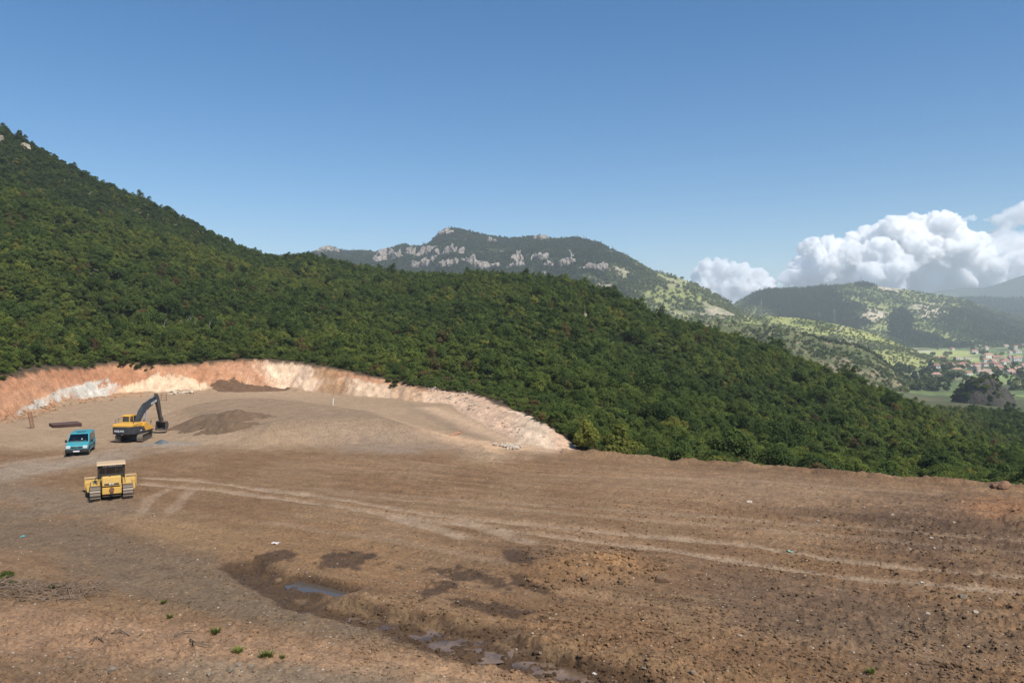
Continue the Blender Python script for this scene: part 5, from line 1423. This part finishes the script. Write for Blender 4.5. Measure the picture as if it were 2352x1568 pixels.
# ================================================================== ROCKS ON THE HILLS
lime = soil_mat('limestone', (0.255, 0.22, 0.19), 0.06); crag_m = soil_mat('dark_crag', (0.048, 0.042, 0.031), 0.25)
HM = HILLS['limestone_mountain']
def on_hill(Hh, px, py):
    m = Hh['T'] <= 1.0
    k = np.argmin(np.where(m, (Hh['px'] - px) ** 2 + (Hh['py'] - py) ** 2, 1e9)); return Hh['X'].flat[k], Hh['Y'].flat[k], Hh['Z'].flat[k]
def outcrop(px, py, w, h, seed, label, hill=HM):
    x, y, z = on_hill(hill, px, py); k = y / FOC
    bm = bmesh.new(); g = random.Random(seed)
    n = max(3, int(w / 4))
    for i in range(n):
        ox = (i / (n - 1) - 0.5) * w * 0.85; hh = h * g.uniform(0.45, 1.0) * (1 - 0.5 * abs(ox) / (w * 0.5) ** 1.0 * 0.7)
        M = Matrix.Translation(Vector((ox * k, g.uniform(-8, 4), hh * k * 0.42 - h * k * 0.5))) @ Euler((g.uniform(-.15, .15), g.uniform(-.2, .2), g.random() * 6)).to_matrix().to_4x4() @ Matrix.Diagonal((g.uniform(3.5, 8.0) * k, g.uniform(4, 7) * k, hh * k * 0.58, 1))
        bmesh.ops.create_icosphere(bm, subdivisions=3, radius=1.0, matrix=M)
    V = np.array([v.co[:] for v in bm.verts]); s_ = 1 / 16.0
    f = fbm3(V[:, 0] * s_ + seed, V[:, 1] * s_, V[:, 2] * s_ * 0.45, 4, seed % 9); f2 = fbm3(V[:, 0] * s_ * 3 + seed, V[:, 1] * s_ * 3, V[:, 2] * s_ * 1.2, 3, seed % 7)
    V[:, 0] += f * 12 + f2 * 5; V[:, 1] += f2 * 12 + f * 8; V[:, 2] += f * 10 + np.maximum(f2, 0) * 6
    for v, c_ in zip(bm.verts, V): v.co = c_
    m = bpy.data.meshes.new('limestone_outcrop'); bm.to_mesh(m); bm.free()
    o = link('limestone_outcrop', m, lime); o.location = (x, y - 22, z + 2); return tag(o, label, 'rock outcrop', 'limestone outcrops on the mountain')
for i, (a, b_, w, h, lab) in enumerate((
        (757, 577, 30, 12, 'rounded limestone cap at the left end of the mountain skyline'), (893, 590, 34, 24, 'jagged limestone wall at the left of the cliff band'),
        (872, 597, 14, 18, 'slim limestone needle left of the cliff band'), (918, 592, 26, 22, 'limestone buttress second from the left in the cliff band'), (945, 586, 24, 24, 'pointed limestone tower below the saddle'),
        (990, 580, 40, 16, 'broad limestone face under the summit'), (1005, 590, 14, 20, 'narrow limestone rib below the broad face'), (1040, 582, 32, 24, 'limestone face right below the summit dome'), (975, 606, 44, 14, 'low domed limestone outcrop just above the wood'),
        (1030, 606, 26, 14, 'small limestone step between two bigger faces'), (1080, 603, 40, 18, 'warm lit limestone dome just above the wood'), (1187, 594, 14, 22, 'lone limestone tooth in mid slope'), (1185, 610, 20, 10, 'low limestone block under the lone tooth'),
        (1236, 592, 20, 22, 'twin limestone pinnacles on the mountain flank'), (1258, 605, 8, 12, 'little limestone needle right of the twin pinnacles'), (1293, 606, 20, 12, 'small limestone wall on the right flank'), (1306, 596, 14, 22, 'upright limestone slab on the right flank'),
        (1345, 618, 20, 8, 'limestone ledge near the edge of the wood'), (1375, 615, 12, 12, 'grey limestone knob on the falling ridge'), (1128, 553, 16, 12, 'small crag high below the skyline'), (1240, 548, 22, 7, 'pale crag on the skyline plateau'), (1025, 536, 16, 8, 'pale rock on the very summit'),
        (1120, 612, 26, 8, 'row of low limestone knobs above the wood'))):
    outcrop(a, b_, w * 1.55, h * 1.9, 300 + i, lab)

# grey rock showing through the wood high on the left
for i, (a, b_, w, h, lab) in enumerate(((66, 350, 26, 14, 'grey rock showing through the wood high on the near hill'), (4, 330, 20, 14, 'grey rock at the very left edge below the skyline'), (180, 402, 14, 6, 'small grey rock just under the left skyline'), (1340, 735, 10, 8, 'little pale rock in the middle of the wood'), (1245, 705, 10, 6, 'pale rock patch near the top of the central wood'))):
    x, y, z = hit(a, b_)
    if y < 60: continue
    k = y / FOC; m = rock_mesh(40 + i, 3, 0.6); m.materials.append(stone_g)
    o = link('rock', m); o.location = (x, y - 2.5, z + 1.2); o.scale = (w * k * .6, 2.2, h * k * .6 + 1.2); tag(o, lab, 'rock')
# the dark crag beyond the near hill
p = at(2252, 915, 520); zc = p.z - 6
n = 70; th = np.linspace(0, 2 * math.pi, n); rr = np.linspace(0.0, 1.25, 46); Rr, Q = np.meshgrid(rr, th, indexing='ij')
k = 520 / FOC; LX = Rr * np.cos(Q) * 66 * k * (1 + 0.15 * np.cos(Q)); LY = Rr * np.sin(Q) * 60 * k
ht = 60 * k * np.clip(1.06 - Rr ** 2.4, -0.6, 1) - 5 * k * LX / (66 * k)
f = fbm(LX / 7, LY / 7, 5, 171); f2 = 0.5 - np.abs(fbm(LX / 3.5 + 9, LY / 3.5, 4, 175))
ht = ht + 5.0 * f * np.clip(Rr * 2.5, 0.4, 1) + 4.0 * f2
o = link('rock_crag', mesh_np('rock_crag', np.stack([LX, LY, ht], -1).reshape(-1, 3), grid_faces(46, n), False), crag_m); o.location = (p.x, p.y, zc)
tag(o, 'dark rocky crag with shrubs on top between the near hill and the village', 'crag')
g = np.random.default_rng(9)
for i in range(95):
    a = g.random() * 6.28; r_ = 1.02 * math.sqrt(g.random()); i0 = int(r_ / 1.25 * 45); j0 = int(a / 6.2832 * (n - 1))
    e = link('shrub', NEAR[(2, 4)[i % 2]][0]); e.location = (p.x + LX[i0, j0], p.y + LY[i0, j0], zc + ht[i0, j0] - 0.5); s_ = g.uniform(0.5, 1.0); e.scale = (s_,) * 3; e.rotation_euler = (0, 0, a); e['tint'] = float(g.uniform(0.02, 0.45))
    tag(e, 'dark green shrub growing on the rocky crag', 'shrub', 'shrubs on the crag')

# ================================================================== VILLAGE
roofs = [soil_mat('roof_tile_%d' % i, c_, 0.5) for i, c_ in enumerate(((0.36, 0.17, 0.12), (0.42, 0.25, 0.18), (0.30, 0.13, 0.10), (0.40, 0.28, 0.22)))]
walls = [soil_mat('render_%d' % i, c_, 0.3) for i, c_ in enumerate(((0.70, 0.66, 0.58), (0.62, 0.52, 0.40), (0.74, 0.70, 0.66), (0.55, 0.42, 0.33)))]
wing = paint('house_window', (0.05, 0.06, 0.07), 0.2, 0, 0.1)
def val(px, py):
    d = np.geomspace(800, 2650, 900); u = (px - 1176) / FOC; z = terrain(u * d, d); qy = proj(u * d, d, z)[1]
    k = int(np.argmin(np.abs(qy - py))); return float(u * d[k]), float(d[k]), float(z[k])
def house(px, py, w, dp, h, rz, ri, wi, label, group=None, hip=False, name='house', roof_h=None):
    x, y, z = val(px, py); e = empty(name, (x, y, z - 0.3), rz, label, 'house' if name == 'house' else 'building', group)
    wl = MB().box((0, 0, h / 2), (w, dp, h)).build('wall', walls[wi], e); rh = roof_h or 0.32 * dp; o_ = 0.5
    a, b_ = w / 2 + o_, dp / 2 + o_; ins = (w * 0.28 if hip else 0.0)
    V = [(-a, -b_, h), (a, -b_, h), (a, b_, h), (-a, b_, h), (-a + ins, 0, h + rh), (a - ins, 0, h + rh)]
    rf = MB().add(V, [(0, 1, 5, 4), (2, 3, 4, 5), (1, 2, 5), (3, 0, 4), (3, 2, 1, 0)]).build('roof', roofs[ri], e)
    if name == 'house':
        MB().box((w * 0.2, dp * 0.12, h + rh * 0.9), (0.7, 0.7, 1.6)).build('chimney', walls[3], rf)
        for sx in (-0.28, 0.28):
            for zz_ in ([1.6, 4.4] if h > 5 else [1.6]): MB().box((sx * w, -dp / 2 - 0.04, zz_), (1.3, 0.1, 1.4)).build('window', wing, e)
        MB().box((0.02 * w, -dp / 2 - 0.04, 1.1), (1.1, 0.1, 2.1)).build('door', wing, e)
    return e
Hs = [(2072, 832, 11, 9, 6, 0.3, 1, 2, 'small pale house alone at the left edge of the village', 0), (2132, 843, 26, 11, 4, -0.15, 2, 1, 'long low building with dark red roof behind the crag', 1), (2148, 845, 16, 10, 5, -0.2, 2, 2, 'red roofed house joined to the long low building', 1),
      (2182, 844, 12, 11, 7, 0.1, 2, 2, 'bright red roofed house in front of the meadow', 0), (2157, 826, 11, 9, 6, 0.5, 1, 3, 'brownish house at the end of the dark hedge', 0), (2168, 828, 11, 10, 7, -0.2, 0, 1, 'tall reddish house by the dark hedge', 0),
      (2207, 845, 13, 10, 6, 0.2, 1, 2, 'house with orange roof beside the crag top', 0), (2152, 868, 13, 10, 6, -0.3, 1, 0, 'lone orange roofed house lowest in the valley', 1), (2236, 848, 14, 10, 5, 0.3, 3, 0, 'house half hidden right behind the crag', 0),
      (2238, 812, 15, 12, 8, 0.0, 0, 2, 'red roofed house beside the tall dark conifer', 0), (2265, 803, 11, 10, 8, 0.2, 1, 0, 'white house right of the tall dark conifer', 0), (2270, 823, 22, 14, 9, 0.15, 1, 0, 'biggest white house with orange roof in the village centre', 1),
      (2290, 828, 16, 12, 8, -0.3, 0, 3, 'brown house right beside the biggest white house', 0), (2280, 832, 12, 10, 5, 0.4, 1, 0, 'small house in front of the biggest white house', 0), (2288, 842, 15, 12, 6, 0.1, 2, 3, 'dark red hip roofed house below the village centre', 1),
      (2336, 829, 15, 12, 7, -0.2, 1, 2, 'white gabled house toward the right edge of the village', 0), (2322, 828, 10, 9, 6, 0.3, 3, 0, 'small white house left of the white gabled house', 0), (2310, 797, 16, 10, 6, 0.2, 3, 1, 'pale reddish house in the upper village', 0),
      (2334, 800, 13, 11, 7, -0.1, 0, 2, 'red roofed white house in the upper village', 0), (2349, 797, 15, 11, 8, 0.2, 2, 2, 'bright red roof at the upper right edge of the village', 1), (2230, 795, 12, 10, 6, 0.1, 3, 1, 'muted brown house among trees high in the village', 0),
      (2250, 797, 11, 9, 5, 0.5, 3, 3, 'low brown house right of the muted one', 0), (2213, 800, 10, 8, 5, 0.2, 3, 2, 'small white house left among the high trees', 0), (2256, 858, 15, 9, 4, -0.1, 3, 2, 'low pale house just right of the crag', 0), (2272, 862, 10, 8, 4, 0.2, 3, 2, 'small white shed house below the low pale one', 0),
      (2113, 828, 8, 7, 5, 0.2, 1, 1, 'tiny house left end of the dark hedge', 0), (2135, 827, 9, 8, 4, -0.3, 1, 0, 'tiny pale house by the round field trees', 0), (2320, 812, 9, 8, 5, 0.3, 1, 2, 'narrow white house between the upper and lower village', 0), (2202, 825, 14, 8, 4, 0.05, 3, 2, 'long low white house at the field edge', 0), (2225, 826, 16, 7, 3.5, 0.0, 3, 2, 'long white outbuilding right of the low white house', 0)]
for (a, b_, w, dp, h, rz, ri, wi, lab, hip) in Hs: house(a, b_, w * 0.85, dp * 0.85, h * 0.85, rz, ri, wi, lab, 'village houses in the valley', bool(hip))
house(2122, 808, 36, 7, 2.6, 0.02, 3, 2, 'long white greenhouse tunnel in the bright meadow', None, False, 'greenhouse', 1.2).children[1].data.materials[0] = white_p
house(2322, 849, 30, 10, 3.5, -0.03, 3, 2, 'long flat grey roofed barn right of the village centre', None, False, 'barn', 0.8).children[1].data.materials[0] = grey_p
g = np.random.default_rng(77)
for i in range(34):
    a, b_ = g.uniform(2100, 2360), g.uniform(786, 868)
    if i % 3 == 0: a = g.uniform(2230, 2360)
    house(a, b_, g.uniform(8, 13), g.uniform(7, 10), g.uniform(3.5, 6.5), g.uniform(-.6, .6), int(g.integers(0, 4)), int(g.integers(0, 4)), 'small red roofed house among the trees of the valley village', 'small village houses among trees', bool(i % 2))
# village trees
g = np.random.default_rng(31); fars = list(far_col.objects)
spots = [(g.uniform(2050, 2360), g.uniform(794, 880), g.uniform(0.6, 1.7)) for _ in range(125)]
spots = [s_ for s_ in spots if not (2085 < s_[0] < 2235 and 803 < s_[1] < 819) and not (2195 < s_[0] < 2300 and 829 < s_[1] < 838)]
spots += [q for q in [(g.uniform(2035, 2358), g.uniform(846, 905), g.uniform(0.7, 1.6)) for _ in range(190)] if q[0] < 2180 or q[0] > 2325][:110]
spots += [(2102 + i * 4, 826, 0.8) for i in range(8)] + [(2130 + i * 5, 833, 1.0) for i in range(8)] + [(2160 + i * 6, 834, 0.9) for i in range(3)]
for i, (a, b_, s_) in enumerate(spots):
    x, y, z = val(a, b_); o = link('village_tree', fars[i % 3].data); o.location = (x, y, z - 0.4); o.scale = (s_, s_, s_ * g.uniform(0.8, 1.2)); o.rotation_euler = (0, 0, g.random() * 6); o['tint'] = float(g.uniform(0.1, 0.85))
    where_ = ('at the left foot of the village', 'by the bright meadow', 'in the village centre', 'at the right side of the village')[int(np.digitize(a, [2110, 2200, 2290]))]
    hgt_ = 'high in the valley' if b_ < 812 else ('halfway down the valley' if b_ < 845 else 'low in the valley')
    tag(o, ('small', 'broad')[s_ > 1.1] + ' green tree ' + hgt_ + ' ' + where_, 'tree', 'trees in the village')
x, y, z = val(2253, 815); o = link('conifer', fars[4].data); o.location = (x, y, z - .4); o.scale = (1.9, 1.9, 1.7); o['tint'] = 0.0; tag(o, 'tall dark conifer in the middle of the village', 'tree')
x, y, z = val(2175, 815); o = link('field_tree', fars[1].data); o.location = (x, y, z - .4); o.scale = (2.2, 2.2, 1.3); o['tint'] = 0.2; tag(o, 'broad lone tree standing in the bright meadow', 'tree')

# masts
HA = HILLS['antenna_hill']; x, y, z = on_hill(HA, 1976, 652)
mo = empty('antenna_mast', (x, y, z), 0, 'thin antenna mast on top of the wooded hill', 'mast')
for i in (-1, 1):
    for j in (-1, 1): MB().tube([(i * 1.2, j * 1.2, -2), (i * .3, j * .3, 30)], 0.22, 5).build('leg', grey_p, mo)
for k in range(7): q = 2 + 4 * k; w_ = 1.2 - 0.03 * q; MB().tube([(-w_, -w_, q), (w_, -w_, q), (w_, w_, q), (-w_, w_, q), (-w_, -w_, q)], 0.14, 4).build('brace', grey_p, mo)
MB().tube([(0, 0, 30), (0, 0, 36)], 0.15, 5).build('antenna', grey_p, mo)
HR = HILLS['scrub_ridge']
for (a, b_, hh, lab) in ((1748, 724, 34, 'grey power pylon farther left on the crest of the scrub ridge'), (1917, 743, 30, 'grey power pylon farther right on the crest of the scrub ridge')):
    x, y, z = on_hill(HR, a, b_); pe = empty('power_pylon', (x, y, z - 1), 0.4, lab, 'pylon', 'power pylons on the scrub ridge')
    for i in (-1, 1):
        for j in (-1, 1): MB().tube([(i * 2.2, j * 2.2, 0), (i * .4, j * .4, hh * 0.75), (0, 0, hh)], 0.18, 5).build('leg', grey_p, pe)
    for q in (hh * 0.70, hh * 0.84): MB().tube([(-4.5, 0, q), (0, 0, q + 0.8), (4.5, 0, q)], 0.18, 5).build('crossarm', grey_p, pe)
# bare grey trunks in the wood
for i, (a, b_, d_) in enumerate(((431, 742, 190), (436, 748, 190), (376, 765, 175), (424, 755, 182), (410, 760, 180), (446, 760, 178), (480, 765, 176))):
    p = at(a, b_, d_); z_ = gz(p.x, p.y); o = MB().tube([(0, 0, -.5), (.1, 0, 2.6), (0.25, 0, 3.4 + i * .1)], [0.05, 0.035, 0.012], 6).tube([(.1, 0, 2.8), (.7, .2, 4.2)], [0.04, 0.01], 5).build('dead_tree', paint('dead_wood', (0.36, 0.33, 0.28), 0.9, 0, 0.1) if i == 0 else bpy.data.materials['dead_wood'])
    o.location = (p.x, p.y, z_); tag(o, 'bare grey dead trunk standing among the green trees of the lower wood', 'dead tree', 'dead trunks in the wood')

# ================================================================== CLOUDS
T = NT('cloud'); T.n.remove(T.b)
vs = T.new('ShaderNodeVolumePrincipled'); vs.inputs['Color'].default_value = (1, 1, 1, 1); vs.inputs['Density'].default_value = 0.028
vs.inputs['Anisotropy'].default_value = 0.15
T.l.new(vs.outputs[0], T.o.inputs['Volume']); cloud_mat = T.m
T = NT('thin_cloud'); T.n.remove(T.b)
vs = T.new('ShaderNodeVolumePrincipled'); vs.inputs['Color'].default_value = (1, 1, 1, 1); vs.inputs['Density'].default_value = 0.005
T.l.new(vs.outputs[0], T.o.inputs['Volume']); thin_mat = T.m

def cloud(name, puffs, D, label, mat, voxel=70.0, seed=0, amp=1.0, flat=1.0):
    g = random.Random(seed); bm = bmesh.new()
    for (px, py, r) in puffs:
        for j in range(5):
            a = g.random() * 6.28; rr = r * (0.62 if j else 0.95)
            ox, oy = (math.cos(a) * r * 0.6, math.sin(a) * r * 0.5) if j else (0, 0)
            p = at(px + ox, py + oy * flat, D + g.uniform(-1, 1) * r * 14)
            M = Matrix.Translation(p) @ Matrix.Diagonal((1, 1.5, flat, 1))
            bmesh.ops.create_icosphere(bm, subdivisions=2, radius=rr * D / FOC, matrix=M)
    me = bpy.data.meshes.new(name); bm.to_mesh(me); bm.free()
    o = link(name, me, mat)
    md = o.modifiers.new('remesh', 'REMESH'); md.mode = 'VOXEL'; md.voxel_size = voxel
    dg = bpy.context.evaluated_depsgraph_get(); m2 = bpy.data.meshes.new_from_object(o.evaluated_get(dg))
    o.modifiers.clear(); o.data = m2
    if not m2.materials: m2.materials.append(mat)
    V = np.empty(len(m2.vertices) * 3, np.float32); m2.vertices.foreach_get('co', V); V = V.reshape(-1, 3)
    N = np.empty(len(m2.vertices) * 3, np.float32); m2.vertices.foreach_get('normal', N); N = N.reshape(-1, 3)
    f = 1 / 420.0
    bil = 0.5 - np.abs(fbm3(V[:, 0] * f, V[:, 1] * f, V[:, 2] * f, 4, seed)) * 2.2
    b2 = 0.5 - np.abs(fbm3(V[:, 0] * f * 3.1, V[:, 1] * f * 3.1, V[:, 2] * f * 3.1, 3, seed + 5)) * 2.2
    b3 = 0.5 - np.abs(fbm3(V[:, 0] * f * 8, V[:, 1] * f * 8, V[:, 2] * f * 8, 2, seed + 9)) * 2.2
    V = V + N * (bil * 190 * amp + b2 * 95 * amp + b3 * 40 * amp)[:, None]
    m2.vertices.foreach_set('co', V.astype(np.float32).ravel()); m2.update()
    m2.polygons.foreach_set('use_smooth', [True] * len(m2.polygons))
    return tag(o, label, 'cloud', 'cumulus clouds over the valley')

CD = 15500.0
cloud('cloud', [(1622, 628, 22), (1650, 618, 20), (1640, 650, 32), (1690, 640, 28), (1725, 645, 24), (1745, 660, 22), (1680, 668, 34), (1610, 655, 14), (1710, 680, 30)], CD,
      'small white cumulus cloud low over the saddle between the hills', cloud_mat, 40, 1)
cloud('cloud', [(1865, 573, 22), (1905, 580, 28), (1890, 605, 34), (1945, 590, 36), (1850, 620, 30), (2000, 560, 40), (2060, 550, 42), (2120, 534, 40), (2160, 528, 32), (2185, 542, 32),
                (2090, 580, 60), (2020, 610, 56), (1950, 630, 40), (2170, 590, 56), (2215, 565, 34), (2225, 600, 34), (2120, 630, 50), (2030, 640, 40), (1880, 640, 26), (2200, 640, 34), (1825, 632, 14), (1800, 640, 12), (2250, 630, 40), (2290, 640, 40), (2330, 630, 44), (2380, 630, 50), (2260, 590, 22), (1970, 655, 30), (1900, 655, 24)], CD,
      'big bright white cumulus tower rising above the antenna hill', cloud_mat, 48, 2)
cloud('cloud', [(2300, 500, 16), (2330, 485, 18), (2370, 480, 26), (2420, 490, 30), (2270, 505, 8), (2350, 510, 22), (2310, 520, 14)], CD + 2500,
      'soft white cloud at the upper right edge of the sky', thin_mat, 80, 3, 1.0, 0.5)
cloud('cloud', [(2260, 560, 20), (2300, 545, 24), (2350, 560, 36), (2290, 600, 44), (2350, 620, 50), (2420, 600, 60), (2240, 640, 40), (2300, 650, 40), (2200, 655, 30)], CD + 2500,
      'hazy pale cloud bank behind the big cumulus on its right side', thin_mat, 110, 4, 1.2, 0.7)
cloud('cloud', [(2232, 500, 9), (2250, 496, 6), (2215, 505, 6)], CD, 'small torn wisp of cloud beside the cumulus tower', thin_mat, 50, 5, 0.5, 0.5)

# ================================================================== HAZE
T = NT('haze'); T.n.remove(T.b)
vs = T.new('ShaderNodeVolumePrincipled'); vs.inputs['Color'].default_value = (0.84, 0.92, 1.0, 1); vs.inputs['Density'].default_value = 1.2e-4
vs.inputs['Anisotropy'].default_value = 0.0
T.l.new(vs.outputs[0], T.o.inputs['Volume'])
b = MB().box((0, 3900, 235), (11000, 8400, 650)); haze = b.build('haze', T.m)
tag(haze, 'thin bluish summer haze filling the valley air', 'haze', kind='stuff')
